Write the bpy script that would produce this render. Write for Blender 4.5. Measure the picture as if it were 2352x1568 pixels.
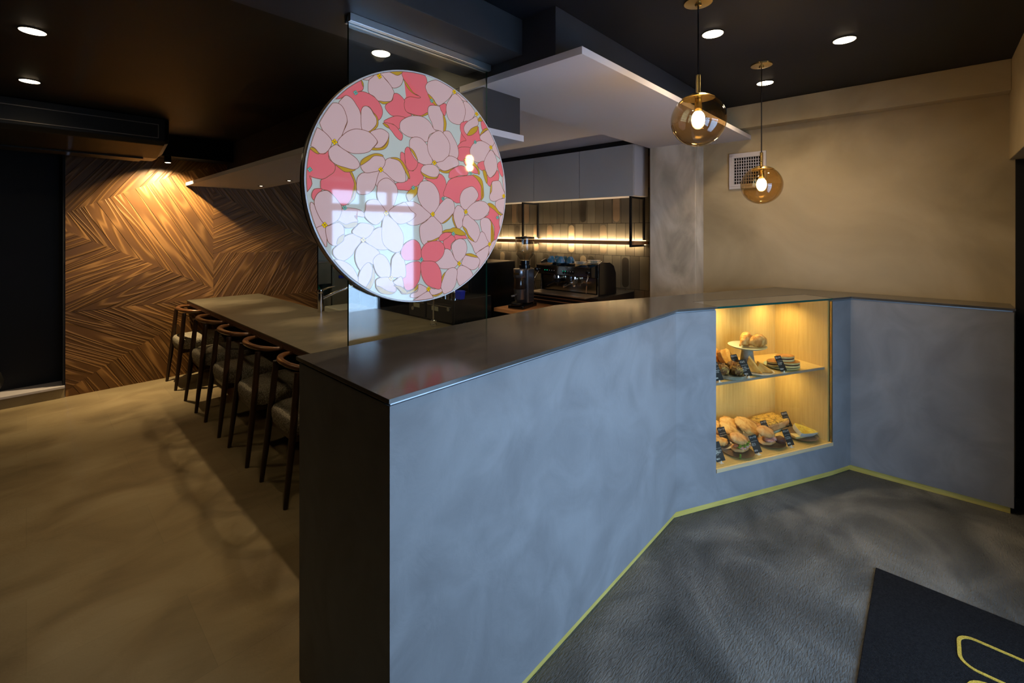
import bpy, bmesh, math, random
from mathutils import Vector, Matrix
random.seed(7)
# light levels
WORLD = 15.0; LED = 3.5; LEDW = 8; DISP = 9; SOFF = 24; DOWN = 15; DLEFT = .5; PEND = 5; WSPOT = 260; DISC = .42

C = bpy.context.scene
for o in list(bpy.data.objects):
    bpy.data.objects.remove(o)

# ------------------------------------------------------------------ camera
A = (0.68086, 0.73242)          # room axis +X seen in (lateral, depth)
HC = 1.5
cam = bpy.data.cameras.new('camera'); camo = bpy.data.objects.new('camera', cam); C.collection.objects.link(camo)
cam.sensor_width = 36; cam.lens = 1037 / 2352 * 36; cam.shift_y = -(784 - 530) / 2352
cam.clip_start = .02
camo.location = (0, 0, HC)
camo.rotation_euler = (math.pi / 2, 0, math.atan2(-A[1], A[0]))      # looks along (0.732, 0.681)
C.camera = camo

# ------------------------------------------------------------------ exposure and world
C.view_settings.view_transform = 'Standard'; C.view_settings.look = 'None'
C.view_settings.gamma = 1; C.view_settings.exposure = 0
C.cycles.use_denoising = True
C.cycles.max_bounces = 10; C.cycles.transparent_max_bounces = 16
C.cycles.sample_clamp_indirect = 6
wd = bpy.data.worlds.new('World'); C.world = wd; wd.use_nodes = True
bg = wd.node_tree.nodes['Background']; bg.inputs[0].default_value = (.42, .63, 1.0, 1); bg.inputs[1].default_value = WORLD

def link(o): C.collection.objects.link(o); return o
def light(name, kind, loc, energy, color, **k):
    l = bpy.data.lights.new(name, kind); l.energy = energy; l.color = color
    rot = k.pop('rot', (0, 0, 0)); par = k.pop('parent', None)
    for a_, b_ in k.items(): setattr(l, a_, b_)
    o = bpy.data.objects.new(name, l); o.location = loc; o.rotation_euler = rot; o.parent = par
    return link(o)
WARM = (1.0, .74, .42)
# daylight comes in through the door and the window of the street front
FV = -.66
for nm, x0, x1, z0, z1 in (('door_portal', 1.46, 2.30, .02, 1.88), ('window_portal', .60, 1.30, .75, 1.88)):
    po = light(nm, 'AREA', ((x0 + x1) / 2, FV - .06, (z0 + z1) / 2), 1, (1, 1, 1), shape='RECTANGLE', size=x1 - x0, size_y=z1 - z0, rot=(math.pi / 2, 0, 0))
    po.data.cycles.is_portal = True

# ------------------------------------------------------------------ materials
def mat(name, col=(.5, .5, .5), rough=.5, metal=0, spec=.5, emit=None, es=0, coat=0, trans=0, ior=1.45):
    m = bpy.data.materials.new(name); m.use_nodes = True; b = m.node_tree.nodes['Principled BSDF']
    b.inputs['Base Color'].default_value = (*col, 1); b.inputs['Roughness'].default_value = rough
    b.inputs['Metallic'].default_value = metal; b.inputs['Specular IOR Level'].default_value = spec
    b.inputs['Coat Weight'].default_value = coat; b.inputs['Transmission Weight'].default_value = trans; b.inputs['IOR'].default_value = ior
    if emit: b.inputs['Emission Color'].default_value = (*emit, 1); b.inputs['Emission Strength'].default_value = es
    return m
def N(m, t, **k):
    n = m.node_tree.nodes.new(t)
    for a_, v in k.items():
        if hasattr(n, a_): setattr(n, a_, v)
        else: n.inputs[a_.replace('_', ' ')].default_value = v
    return n
def L(m, a_, b_): m.node_tree.links.new(a_, b_)
def bsdf(m): return m.node_tree.nodes['Principled BSDF']
def noisy(m, cols, scale=3, detail=6, stretch=(1, 1, 1), bump=0, bscale=None, rough=None, dist=.4, pos=None, coord='Object', bstr=None, bdet=6):
    """procedural mottled colour plus bump"""
    tc = N(m, 'ShaderNodeTexCoord'); mp = N(m, 'ShaderNodeMapping'); mp.inputs['Scale'].default_value = stretch
    L(m, tc.outputs[coord], mp.inputs[0])
    n = N(m, 'ShaderNodeTexNoise'); n.inputs['Scale'].default_value = scale; n.inputs['Detail'].default_value = detail; n.inputs['Distortion'].default_value = dist
    L(m, mp.outputs[0], n.inputs['Vector'])
    r = N(m, 'ShaderNodeValToRGB'); e = r.color_ramp.elements
    while len(e) < len(cols): e.new(.5)
    pos = pos or [.3 + .4 * i / (len(cols) - 1) for i in range(len(cols))]
    for i, c in enumerate(cols): e[i].position = pos[i]; e[i].color = (*c, 1)
    L(m, n.outputs['Fac'], r.inputs[0]); L(m, r.outputs[0], bsdf(m).inputs['Base Color'])
    if rough:
        rr = N(m, 'ShaderNodeMapRange'); rr.inputs[3].default_value, rr.inputs[4].default_value = rough
        L(m, n.outputs['Fac'], rr.inputs[0]); L(m, rr.outputs[0], bsdf(m).inputs['Roughness'])
    if bump:
        n2 = N(m, 'ShaderNodeTexNoise'); n2.inputs['Scale'].default_value = bscale or scale * 6; n2.inputs['Detail'].default_value = bdet; n2.inputs['Distortion'].default_value = .6
        mp2 = N(m, 'ShaderNodeMapping'); mp2.inputs['Scale'].default_value = bstr or stretch; L(m, tc.outputs[coord], mp2.inputs[0])
        L(m, mp2.outputs[0], n2.inputs['Vector'])
        bp = N(m, 'ShaderNodeBump'); bp.inputs['Strength'].default_value = bump; bp.inputs['Distance'].default_value = .01
        L(m, n2.outputs['Fac'], bp.inputs['Height']); L(m, bp.outputs[0], bsdf(m).inputs['Normal'])
    return m

M = {}
M['plaster'] = noisy(mat('trowelled_grey_plaster', rough=.55, spec=.35), [(.185, .18, .18), (.22, .215, .215), (.255, .25, .25)], 3.2, 9, bump=.25, bscale=9, dist=1.6, rough=(.5, .7))
M['beige'] = noisy(mat('beige_mortar_wall', rough=.7, spec=.3), [(.27, .21, .125), (.37, .295, .18), (.45, .365, .23)], 1.3, 8, bump=.2, bscale=7, dist=1.2)
M['pillar'] = noisy(mat('streaked_mortar_pillar', rough=.65, spec=.3), [(.34, .30, .24), (.50, .44, .36), (.66, .60, .52)], 3.2, 9, (1, 1, .45), bump=.2, bscale=8, dist=1.8)
M['black'] = noisy(mat('black_painted_board', rough=.6, spec=.3), [(.006, .007, .009), (.010, .011, .015)], 1.5, 3)
M['charcoal'] = noisy(mat('charcoal_painted_board', rough=.5, spec=.3), [(.026, .027, .030), (.036, .036, .040)], 1.5, 3)
M['slab'] = noisy(mat('dark_ceramic_top', rough=.3, spec=.38), [(.055, .050, .044), (.082, .074, .064)], 5, 8, (1, 2.5, 1), rough=(.13, .17), dist=.8)
M['slab2'] = noisy(mat('dark_olive_top', rough=.34, spec=.35), [(.060, .052, .036), (.10, .087, .06)], 5, 8, (1, 2.5, 1), rough=(.33, .36), dist=.8)
M['strip'] = mat('satin_metal_strip', (.42, .44, .46), .35, .8)
M['gold'] = noisy(mat('brushed_brass', rough=.38, metal=.35), [(.74, .54, .11), (.88, .67, .18)], 6, 5, (1, 1, 14), rough=(.3, .5))
M['gold2'] = mat('polished_brass', (.62, .44, .17), .25, 1)
M['white'] = mat('white_soffit_board', (.49, .46, .48), .55, spec=.3)
M['whitecab'] = noisy(mat('grey_cabinet_laminate', rough=.45), [(.37, .36, .36), (.43, .42, .41)], 1, 2)
M['steel'] = mat('stainless_steel', (.55, .56, .55), .28, 1)
M['alu'] = mat('brushed_aluminium', (.62, .65, .70), .35, 1)
M['chrome'] = mat('chrome', (.8, .8, .82), .08, 1)
M['blk_gloss'] = mat('black_gloss_plastic', (.006, .006, .007), .18)
M['blk_metal'] = mat('black_powder_coated_steel', (.010, .010, .012), .4, .3)
M['dark'] = mat('dark_void', (.004, .004, .004), .9, spec=.1)
M['ply'] = noisy(mat('pale_oak_ply', rough=.45), [(.60, .41, .13), (.70, .50, .18)], 10, 5, (9, 9, .5), dist=.3)
M['plyedge'] = noisy(mat('ply_edge', rough=.5), [(.42, .31, .16), (.62, .48, .28)], 60, 3, (.1, .1, 8))
M['ochre'] = mat('grey_shelf_edge', (.33, .26, .19), .5)
M['edge_red'] = mat('red_brown_ply_edge', (.085, .030, .012), .5)
M['edge_dk'] = mat('dark_ply_edge', (.03, .012, .006), .5)
M['walnut'] = noisy(mat('dark_walnut', rough=.38), [(.016, .008, .004), (.045, .020, .008)], 14, 6, (1, 1, .12), bump=.1)
M['rail'] = noisy(mat('walnut_rail', rough=.3), [(.05, .020, .008), (.12, .05, .018)], 18, 6, (.3, 1, 1))
M['shelfwood'] = noisy(mat('oiled_wood', rough=.4), [(.36, .16, .06), (.50, .25, .11)], 9, 6, (1, .2, 3))
M['led'] = mat('warm_led_strip', (1, .8, .5), .5, emit=(1, .70, .34), es=LED)
M['lamp'] = mat('downlight_lens', (1, 1, 1), .5, emit=(1, .80, .50), es=28)
M['bulb'] = mat('glowing_bulb', (1, 1, 1), .5, emit=(1, .78, .48), es=60)
M['spotlens'] = mat('small_spot_lens', (1, 1, 1), .5, emit=(1, .85, .62), es=6)
M['ceramic_w'] = mat('white_ceramic', (.74, .72, .66), .25)
M['ceramic_g'] = noisy(mat('speckled_grey_ceramic', rough=.35), [(.20, .19, .14), (.34, .32, .25)], 40, 3)
M['ceramic_s'] = noisy(mat('sage_ceramic', rough=.4), [(.44, .47, .34), (.52, .55, .41)], 20, 3)
M['ceramic_p'] = mat('pale_green_ceramic', (.50, .64, .52), .3)
M['ceramic_b'] = mat('brown_ceramic', (.14, .09, .05), .3)
M['mat_black'] = noisy(mat('black_loop_pile', rough=.95, spec=.1), [(.009, .009, .010), (.022, .021, .022)], 160, 3, bump=1, bscale=420, bdet=2)
M['mat_yellow'] = noisy(mat('yellow_pile', rough=.95, spec=.1), [(.62, .40, .05), (.80, .55, .10)], 160, 3, bump=1, bscale=420, bdet=2)
M['card'] = noisy(mat('chalkboard_card', rough=.6), [(.012, .014, .016), (.022, .024, .026)], 30, 2)
M['chalk'] = mat('white_chalk_ink', (.82, .80, .74), .7)
M['clear_clip'] = mat('clear_clip', (.8, .78, .7), .2)
M['teal'] = noisy(mat('blue_glazed_cup', rough=.15), [(.035, .16, .26), (.12, .22, .34), (.45, .40, .38)], 30, 2, pos=[.35, .6, .72])
M['kitchen_wall'] = mat('pale_kitchen_panel', (.52, .55, .44), .4)
M['unit'] = mat('grey_green_steel_unit', (.26, .27, .20), .32, .5)
M['blue'] = mat('cobalt_plastic', (.01, .03, .42), .3)
M['green'] = mat('green_glass_bottle', (.01, .22, .10), .12)
M['lettuce'] = noisy(mat('salad_leaf', rough=.45), [(.06, .16, .01), (.30, .42, .04)], 90, 3)
M['ham'] = noisy(mat('cured_ham', rough=.4), [(.42, .13, .12), (.66, .36, .31), (.78, .58, .47)], 60, 3)
M['cheese'] = mat('cheese_filling', (.80, .66, .30), .5)
M['bean'] = noisy(mat('dark_bean_filling', rough=.45), [(.05, .014, .01), (.12, .04, .025)], 60, 3)
def bread(n, c1, c2, c3, sc=18, st=(1, 1, 1), bump=.5):
    M[n] = noisy(mat(n, rough=.55, spec=.3), [c1, c2, c3], sc, 6, st, bump=bump, bscale=sc * 3, dist=1)
bread('croissant_crust', (.36, .12, .02), (.66, .30, .07), (.82, .50, .17), 26, (1, 1, 1))
bread('toast_face', (.56, .24, .04), (.72, .38, .08), (.82, .50, .15), 14)
bread('toast_crust', (.34, .12, .02), (.46, .19, .04), (.58, .27, .07), 30)
bread('muffin_crust', (.07, .025, .01), (.22, .10, .03), (.60, .42, .12), 40)
bread('flatbread_crust', (.48, .22, .05), (.72, .42, .13), (.82, .56, .24), 22)
bread('herb_topping', (.035, .03, .006), (.50, .30, .06), (.74, .50, .14), 55)
bread('pancake_face', (.36, .13, .02), (.50, .22, .05), (.62, .33, .09), 12)
bread('pancake_edge', (.70, .50, .18), (.78, .60, .28), (.85, .70, .40), 20)
bread('bun_crust', (.50, .20, .06), (.70, .38, .14), (.80, .54, .28), 16)
bread('egg_topping', (.62, .30, .02), (.82, .60, .08), (.88, .72, .26), 30)
bread('crumb', (.66, .52, .28), (.78, .66, .42), (.85, .75, .55), 50)

# woven seat fabric
m = mat('grey_beige_weave', rough=.95, spec=.15); M['fabric'] = m
noisy(m, [(.10, .088, .062), (.25, .22, .165), (.42, .38, .30)], 190, 2, (1, 1, .5), bump=.9, bscale=230, bdet=1, pos=[.34, .5, .66])

M['pane'] = None
# thin glass: mostly see-through, mirror-like by angle
def thin_glass(name, tint, refl=1.0, rough=0.0):
    m = bpy.data.materials.new(name); m.use_nodes = True; nt = m.node_tree; nt.nodes.clear()
    o = nt.nodes.new('ShaderNodeOutputMaterial'); mx = nt.nodes.new('ShaderNodeMixShader'); t = nt.nodes.new('ShaderNodeBsdfTransparent'); g = nt.nodes.new('ShaderNodeBsdfGlossy')
    f = nt.nodes.new('ShaderNodeFresnel'); f.inputs[0].default_value = 1.5; mul = nt.nodes.new('ShaderNodeMath'); mul.operation = 'MULTIPLY'; mul.inputs[1].default_value = refl; mul.use_clamp = True
    ge = nt.nodes.new('ShaderNodeNewGeometry'); mr = nt.nodes.new('ShaderNodeMapRange'); mr.inputs[3].default_value = 1.5; mr.inputs[4].default_value = 1 / 1.5
    nt.links.new(ge.outputs['Backfacing'], mr.inputs[0]); nt.links.new(mr.outputs[0], f.inputs[0])
    t.inputs[0].default_value = (*tint, 1); g.inputs['Roughness'].default_value = rough
    nt.links.new(f.outputs[0], mul.inputs[0]); nt.links.new(mul.outputs[0], mx.inputs[0]); nt.links.new(t.outputs[0], mx.inputs[1]); nt.links.new(g.outputs[0], mx.inputs[2]); nt.links.new(mx.outputs[0], o.inputs[0])
    return m
M['pane'] = thin_glass('clear_pane', (.95, .98, .96), 2.0)
M['pane_edge'] = mat('green_glass_edge', (.01, .06, .045), .1)
M['amber'] = thin_glass('amber_globe_glass', (.86, .69, .44), 1.8)
M['hopper'] = thin_glass('smoky_hopper', (.72, .70, .66), 1.6)

# planks: UV runs along the board, attribute 'tone' changes board by board
m = mat('stained_cedar_boards', rough=.42, spec=.4); M['cedar'] = m
uv = N(m, 'ShaderNodeUVMap'); uv.uv_map = 'UVMap'
at = N(m, 'ShaderNodeAttribute'); at.attribute_name = 'tone'
cx = N(m, 'ShaderNodeSeparateXYZ'); L(m, uv.outputs[0], cx.inputs[0])
cb = N(m, 'ShaderNodeCombineXYZ')
mx_ = N(m, 'ShaderNodeMath', operation='MULTIPLY'); mx_.inputs[1].default_value = .75; L(m, cx.outputs[0], mx_.inputs[0])
my_ = N(m, 'ShaderNodeMath', operation='MULTIPLY'); my_.inputs[1].default_value = 10; L(m, cx.outputs[1], my_.inputs[0])
mz_ = N(m, 'ShaderNodeMath', operation='MULTIPLY'); mz_.inputs[1].default_value = 37; L(m, at.outputs['Fac'], mz_.inputs[0])
L(m, mx_.outputs[0], cb.inputs[0]); L(m, my_.outputs[0], cb.inputs[1]); L(m, mz_.outputs[0], cb.inputs[2])
nz = N(m, 'ShaderNodeTexNoise'); nz.inputs['Scale'].default_value = 1.0; nz.inputs['Detail'].default_value = .6; nz.inputs['Roughness'].default_value = .25; L(m, cb.outputs[0], nz.inputs['Vector'])
ms = N(m, 'ShaderNodeMath', operation='MULTIPLY'); ms.inputs[1].default_value = 60; L(m, nz.outputs['Fac'], ms.inputs[0])
sn = N(m, 'ShaderNodeMath', operation='SINE'); L(m, ms.outputs[0], sn.inputs[0])
rg = N(m, 'ShaderNodeMapRange'); rg.inputs[1].default_value = -1; rg.inputs[2].default_value = 1; L(m, sn.outputs[0], rg.inputs[0])
pw = N(m, 'ShaderNodeMath', operation='POWER'); pw.inputs[1].default_value = 3.2; L(m, rg.outputs[0], pw.inputs[0])
rp = N(m, 'ShaderNodeValToRGB'); e = rp.color_ramp.elements; e[0].color = (.105, .048, .014, 1); e[1].color = (.22, .112, .036, 1); L(m, pw.outputs[0], rp.inputs[0])
hs = N(m, 'ShaderNodeHueSaturation'); mr = N(m, 'ShaderNodeMapRange'); mr.inputs[3].default_value = .7; mr.inputs[4].default_value = 1.25; L(m, at.outputs['Fac'], mr.inputs[0]); L(m, mr.outputs[0], hs.inputs['Value']); L(m, rp.outputs[0], hs.inputs['Color']); L(m, hs.outputs[0], bsdf(m).inputs['Base Color'])
bp = N(m, 'ShaderNodeBump'); bp.inputs['Strength'].default_value = .5; bp.inputs['Distance'].default_value = .004; L(m, pw.outputs[0], bp.inputs['Height']); L(m, bp.outputs[0], bsdf(m).inputs['Normal'])

# glazed wall tiles: colour from an attribute
m = mat('glazed_wall_tile', rough=.3, spec=.5); M['tile'] = m
at = N(m, 'ShaderNodeAttribute'); at.attribute_name = 'tone'
rp = N(m, 'ShaderNodeValToRGB'); e = rp.color_ramp.elements
e[0].position = 0; e[0].color = (.035, .028, .02, 1); e[1].position = 1; e[1].color = (.40, .32, .20, 1)
for p_, c_ in ((.25, (.09, .075, .055)), (.5, (.15, .13, .095)), (.75, (.23, .16, .10))): q = e.new(p_); q.color = (*c_, 1)
L(m, at.outputs['Fac'], rp.inputs[0])
tn = N(m, 'ShaderNodeTexNoise'); tn.inputs['Scale'].default_value = 14; tn.inputs['Detail'].default_value = 5
mxr = N(m, 'ShaderNodeMix', data_type='RGBA', blend_type='MULTIPLY'); mxr.inputs[0].default_value = .55
L(m, rp.outputs[0], mxr.inputs[6]); L(m, tn.outputs['Fac'], mxr.inputs[7]); L(m, mxr.outputs[2], bsdf(m).inputs['Base Color'])
bp = N(m, 'ShaderNodeBump'); bp.inputs['Strength'].default_value = .15; L(m, tn.outputs['Fac'], bp.inputs['Height']); L(m, bp.outputs[0], bsdf(m).inputs['Normal'])

# floors
m = noisy(mat('beige_vinyl_tile', rough=.5, spec=.35), [(.17, .125, .065), (.25, .19, .10), (.31, .245, .14)], 2.2, 10, (1, 1.6, 1), bump=.12, bscale=60, dist=.6, rough=(.45, .65)); M['vinyl'] = m
br = N(m, 'ShaderNodeTexBrick'); br.inputs['Scale'].default_value = 1; br.inputs['Brick Width'].default_value = .9; br.inputs['Row Height'].default_value = .45
br.inputs['Mortar Size'].default_value = .0015; br.inputs['Mortar Smooth'].default_value = .3; br.offset = .5
br.inputs['Color1'].default_value = (1, 1, 1, 1); br.inputs['Color2'].default_value = (.88, .89, .90, 1); br.inputs['Mortar'].default_value = (.82, .82, .82, 1)
tc = N(m, 'ShaderNodeTexCoord'); L(m, tc.outputs['Object'], br.inputs['Vector'])
mm = N(m, 'ShaderNodeMix', data_type='RGBA', blend_type='MULTIPLY'); mm.inputs[0].default_value = 1
old = bsdf(m).inputs['Base Color'].links[0].from_socket; L(m, old, mm.inputs[6]); L(m, br.outputs['Color'], mm.inputs[7]); L(m, mm.outputs[2], bsdf(m).inputs['Base Color'])
M['concrete'] = noisy(mat('brushed_concrete', rough=.6, spec=.35), [(.040, .041, .038), (.088, .088, .082), (.175, .170, .150)], 2.0, 12, (1, 1, 1), bump=1, bscale=48, dist=1.5, rough=(.5, .8), bstr=(1, 3.2, 1), bdet=9)
M['pave'] = noisy(mat('pavement', rough=.9), [(.74, .74, .74), (.84, .84, .84)], 4, 6)
M['bronze'] = mat('bronze_rim', (.46, .34, .24), .4, .1)
M['ringwhite'] = mat('white_edge_ring', (.62, .60, .62), .25)
def ink(n, c, e=None): M[n] = mat('printed_' + n, tuple(q * .6 for q in c), .04, spec=1.0, emit=e or c, es=DISC)
ink('art_base', (.50, .53, .49)); ink('art_light', (.64, .43, .42)); ink('art_deep', (.74, .155, .175)); ink('art_gold', (.50, .30, .03)); ink('art_line', (.20, .085, .05)); ink('art_yellow', (.80, .52, 0)); ink('art_teal', (.10, .50, .42))
M['acblack'] = mat('black_appliance_plastic', (.011, .011, .011), .5, spec=.35)
M['acframe'] = mat('dark_satin_frame', (.20, .17, .14), .35, .3)
M['emblack'] = mat('black_machine_shell', (.008, .008, .009), .15, .2)
M['emsteel'] = mat('smoked_mirror_steel', (.46, .38, .28), .16, 1)
M['emgreen'] = mat('green_lit_key', (0, .5, .25), .4, emit=(0, 1, .45), es=1.5)
M['traysteel'] = noisy(mat('worn_steel_tray', rough=.35, metal=.7), [(.30, .24, .17), (.42, .34, .25)], 12, 3)
M['grsteel'] = mat('dark_grinder_metal', (.16, .155, .165), .25, .8)
M['hopperdark'] = mat('dark_doser_plastic', (.02, .012, .008), .12)
M['fridgeblk'] = mat('black_fridge_enamel', (.007, .008, .010), .22, .1)
M['redlamp'] = mat('red_indicator', (.6, .03, .02), .4, emit=(1, .05, .03), es=.5)
M['steel2'] = mat('pale_grey_steel', (.42, .44, .36), .35, .3)
M['bag'] = mat('black_bag_fabric', (.006, .006, .006), .45)
# ------------------------------------------------------------------ mesh helpers
class MB:
    def __init__(s): s.bm = bmesh.new(); s.mi = 0; s.col = None; s.tone = None; s.smoothf = False
    def _f(s, vs):
        try:
            f = s.bm.faces.new(vs); f.material_index = s.mi; f.smooth = s.smoothf
            return f
        except ValueError: return None
    def hexa(s, P):
        v = [s.bm.verts.new(p) for p in P]
        for q in ((3, 2, 1, 0), (4, 5, 6, 7), (0, 1, 5, 4), (1, 2, 6, 5), (2, 3, 7, 6), (3, 0, 4, 7)): s._f([v[i] for i in q])
        return s
    def box(s, x0, x1, y0, y1, z0, z1):
        return s.hexa([(x0, y0, z0), (x1, y0, z0), (x1, y1, z0), (x0, y1, z0), (x0, y0, z1), (x1, y0, z1), (x1, y1, z1), (x0, y1, z1)])
    def prism(s, poly, z0, z1):
        n = len(poly); a_ = [s.bm.verts.new((p[0], p[1], z0)) for p in poly]; b_ = [s.bm.verts.new((p[0], p[1], z1)) for p in poly]
        s._f(a_[::-1]); s._f(b_)
        for i in range(n): s._f([a_[i], a_[(i + 1) % n], b_[(i + 1) % n], b_[i]])
        return s
    def loft(s, rings, cap=True, closed=True):
        R_ = [[s.bm.verts.new(p) for p in r] for r in rings]; n = len(R_[0])
        for a_, b_ in zip(R_, R_[1:]):
            for i in range(n if closed else n - 1): s._f([a_[i], a_[(i + 1) % n], b_[(i + 1) % n], b_[i]])
        if cap: s._f(R_[0][::-1]); s._f(R_[-1])
        return s
    def lathe(s, prof, c=(0, 0, 0), n=32, cap=True):
        return s.loft([[(c[0] + r * math.cos(2 * math.pi * i / n), c[1] + r * math.sin(2 * math.pi * i / n), c[2] + z) for i in range(n)] for r, z in prof], cap)
    def tube(s, pts, rad, n=10, flat=1.0, up=(0, 0, 1)):
        pts = [Vector(p) for p in pts]; rs = rad if isinstance(rad, (list, tuple)) else [rad] * len(pts)
        rings = []
        for i, p in enumerate(pts):
            t = (pts[min(i + 1, len(pts) - 1)] - pts[max(i - 1, 0)]).normalized()
            u_ = Vector(up)
            if abs(t.dot(u_)) > .95: u_ = Vector((1, 0, 0))
            a_ = t.cross(u_).normalized(); b_ = a_.cross(t).normalized()
            rings.append([p + a_ * (rs[i] * math.cos(2 * math.pi * k / n)) + b_ * (rs[i] * flat * math.sin(2 * math.pi * k / n)) for k in range(n)])
        return s.loft(rings)
    def cyl(s, p0, p1, r, n=20): return s.tube([p0, p1], r, n)
    def blob(s, c, r, seed=0, n=20, rough=.08, fr=6):
        from mathutils import noise
        rings = []
        for j in range(1, n // 2):
            th = math.pi * j / (n // 2)
            ring = []
            for i in range(n):
                ph = 2 * math.pi * i / n; d = Vector((math.sin(th) * math.cos(ph), math.sin(th) * math.sin(ph), math.cos(th)))
                k = 1 + rough * noise.noise(d * fr * .35 + Vector((seed * 3.1, seed, 0))) * 2
                ring.append((c[0] + d.x * r[0] * k, c[1] + d.y * r[1] * k, c[2] + d.z * r[2] * k))
            rings.append(ring)
        return s.loft(rings)
    def build(s, name, m, parent=None, bevel=0, smooth=False, seg=2, loc=None, sub=0, angle=40):
        bmesh.ops.recalc_face_normals(s.bm, faces=s.bm.faces[:])
        me = bpy.data.meshes.new(name); s.bm.to_mesh(me); s.bm.free()
        for q in (m if isinstance(m, (list, tuple)) else [m]): me.materials.append(M[q] if isinstance(q, str) else q)
        if smooth:
            for p in me.polygons: p.use_smooth = True
            me.set_sharp_from_angle(angle=math.radians(angle))
        o = link(bpy.data.objects.new(name, me)); o.parent = parent
        if loc: o.location = loc
        if bevel:
            b = o.modifiers.new('bevel', 'BEVEL'); b.width = bevel; b.segments = seg; b.limit_method = 'ANGLE'; b.angle_limit = math.radians(35)
            b.harden_normals = False
        if sub:
            q = o.modifiers.new('sub', 'SUBSURF'); q.levels = sub; q.render_levels = sub
        return o
def tag(o, label, cat, group=None, kind=None):
    o['label'] = label; o['category'] = cat
    if group: o['group'] = group
    if kind: o['kind'] = kind
    return o
def struct(o, label=None):
    o['kind'] = 'structure'
    if label: o['label'] = label
    return o
def thing(name, label, cat, loc=(0, 0, 0), rz=0, group=None):
    o = bpy.data.objects.new(name, None); o.empty_display_size = .05; link(o); o.location = loc; o.rotation_euler = (0, 0, rz)
    return tag(o, label, cat, group)
def dup(root, loc=None, rz=None, label=None):
    r = root.copy(); link(r)
    if loc is not None: r.location = loc
    if rz is not None: r.rotation_euler = (0, 0, rz)
    if label: r['label'] = label
    for ch in list(root.children):
        c = ch.copy(); link(c); c.parent = r
        for g in ch.children:
            d = g.copy(); link(d); d.parent = c
    return r
def smooth_closed(pts, k=4):
    out = []; n = len(pts)
    for i in range(n):
        p0, p1, p2, p3 = pts[i - 1], pts[i], pts[(i + 1) % n], pts[(i + 2) % n]
        for j in range(k):
            t = j / k
            out.append(tuple(.5 * (2 * p1[a] + (p2[a] - p0[a]) * t + (2 * p0[a] - 5 * p1[a] + 4 * p2[a] - p3[a]) * t * t + (3 * p1[a] - p0[a] - 3 * p2[a] + p3[a]) * t ** 3) for a in (0, 1)))
    return out

# ------------------------------------------------------------------ numbers of the room (metres)
ZC = 2.446; WU = 3.79; WV = 5.74; LU = -2.6; KV = 6.5
ZS = 1.09        # high counter top
ZT = .774        # seat counter top
# floors and ceiling
b = MB(); b.prism([(LU, -.95), (.62, -.95), (.62, .98), (.62, 1.5), (WU + .2, 1.5), (WU + .2, KV + .1), (LU, KV + .1)], -.06, 0); struct(b.build('floor', 'vinyl'), 'beige vinyl tile floor of the seating side')
b = MB(); b.prism([(.62, -.95), (WU + .2, -.95), (WU + .2, 1.5), (.62, 1.5)], -.06, 0.0); struct(b.build('floor_entrance', 'concrete'), 'brushed grey concrete floor of the entrance side')
b = MB(); b.box(LU, WU + .2, -.95, KV + .1, ZC, ZC + .08); struct(b.build('ceiling', 'black'), 'black painted ceiling')
# walls
b = MB(); b.box(WU, WU + .1, -.345, 1.80, 0, ZC); struct(b.build('wall_right', 'beige'), 'beige mortar wall')
b = MB(); b.box(WU, WU + .1, -.95, -.345, 0, ZC); struct(b.build('wall_alcove', 'black'), 'return wall beside the entrance, its shade put in as black')  # wall end lies in shade; that darkness is put into its colour
b = MB(); b.box(3.613, WU, 1.373, 1.757, 0, ZC); struct(b.build('wall_pillar', 'pillar', bevel=.004), 'streaked mortar pillar on the beige wall')
b = MB(); b.box(3.68, WU, -.321, 1.373, 2.273, ZC); struct(b.build('trim_1', 'beige', bevel=.003), 'beige beam along the top of the beige wall')
b = MB(); b.box(LU - .1, LU, -.95, KV + .1, 0, ZC); struct(b.build('wall_left', 'black'))
b = MB(); b.box(2.50, WU + .1, KV, KV + .1, 0, ZC); struct(b.build('wall_kitchen', 'kitchen_wall'), 'pale green kitchen end wall')
# street front: wall pieces round one door and one window, header above
b = MB()
for x0, x1, z0, z1 in ((LU, .60, 0, 1.902), (.60, 1.30, 0, .75), (1.30, 1.46, 0, 1.902), (2.30, WU + .1, 0, 1.902), (LU, WU + .1, 1.88, ZC)): b.box(x0, x1, FV - .1, FV, z0, z1)
struct(b.build('wall_front', 'black'), 'street front wall behind the camera')
b = MB(); b.box(LU, WU, FV, -.321, 1.902, ZC); struct(b.build('trim_2', 'beige', bevel=.003), 'beige dropped box along the street front')
def sash(name, x0, x1, z0, z1, bars, mull):
    r = MB(); t = .035; y0, y1 = FV - .07, FV - .03
    r.box(x0, x0 + t, y0, y1, z0, z1); r.box(x1 - t, x1, y0, y1, z0, z1); r.box(x0 + t, x1 - t, y0, y1, z1 - t, z1); r.box(x0 + t, x1 - t, y0, y1, z0, z0 + t)
    for z in bars: r.box(x0 + t, x1 - t, y0, y1, z - .03, z + .03)
    for x, za, zb in mull: r.box(x - .02, x + .02, y0, y1, za, zb)
    f = struct(r.build(name, 'walnut'))
    g = MB(); g.box(x0 + t, x1 - t, FV - .053, FV - .047, z0 + t, z1 - t); g.build('pane', 'pane', f)
sash('door_1', 1.46, 2.30, 0, 1.88, (1.70,), ((1.76, 1.73, 1.845), (2.01, 1.73, 1.845)))
sash('window_1', .60, 1.30, .75, 1.88, (1.70,), ((.95, 1.73, 1.845),))
b = MB(); b.box(-6, 9, -9, FV - .1, -.12, -.06); struct(b.build('floor_pavement', 'pave'), 'pavement outside the door')

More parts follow.
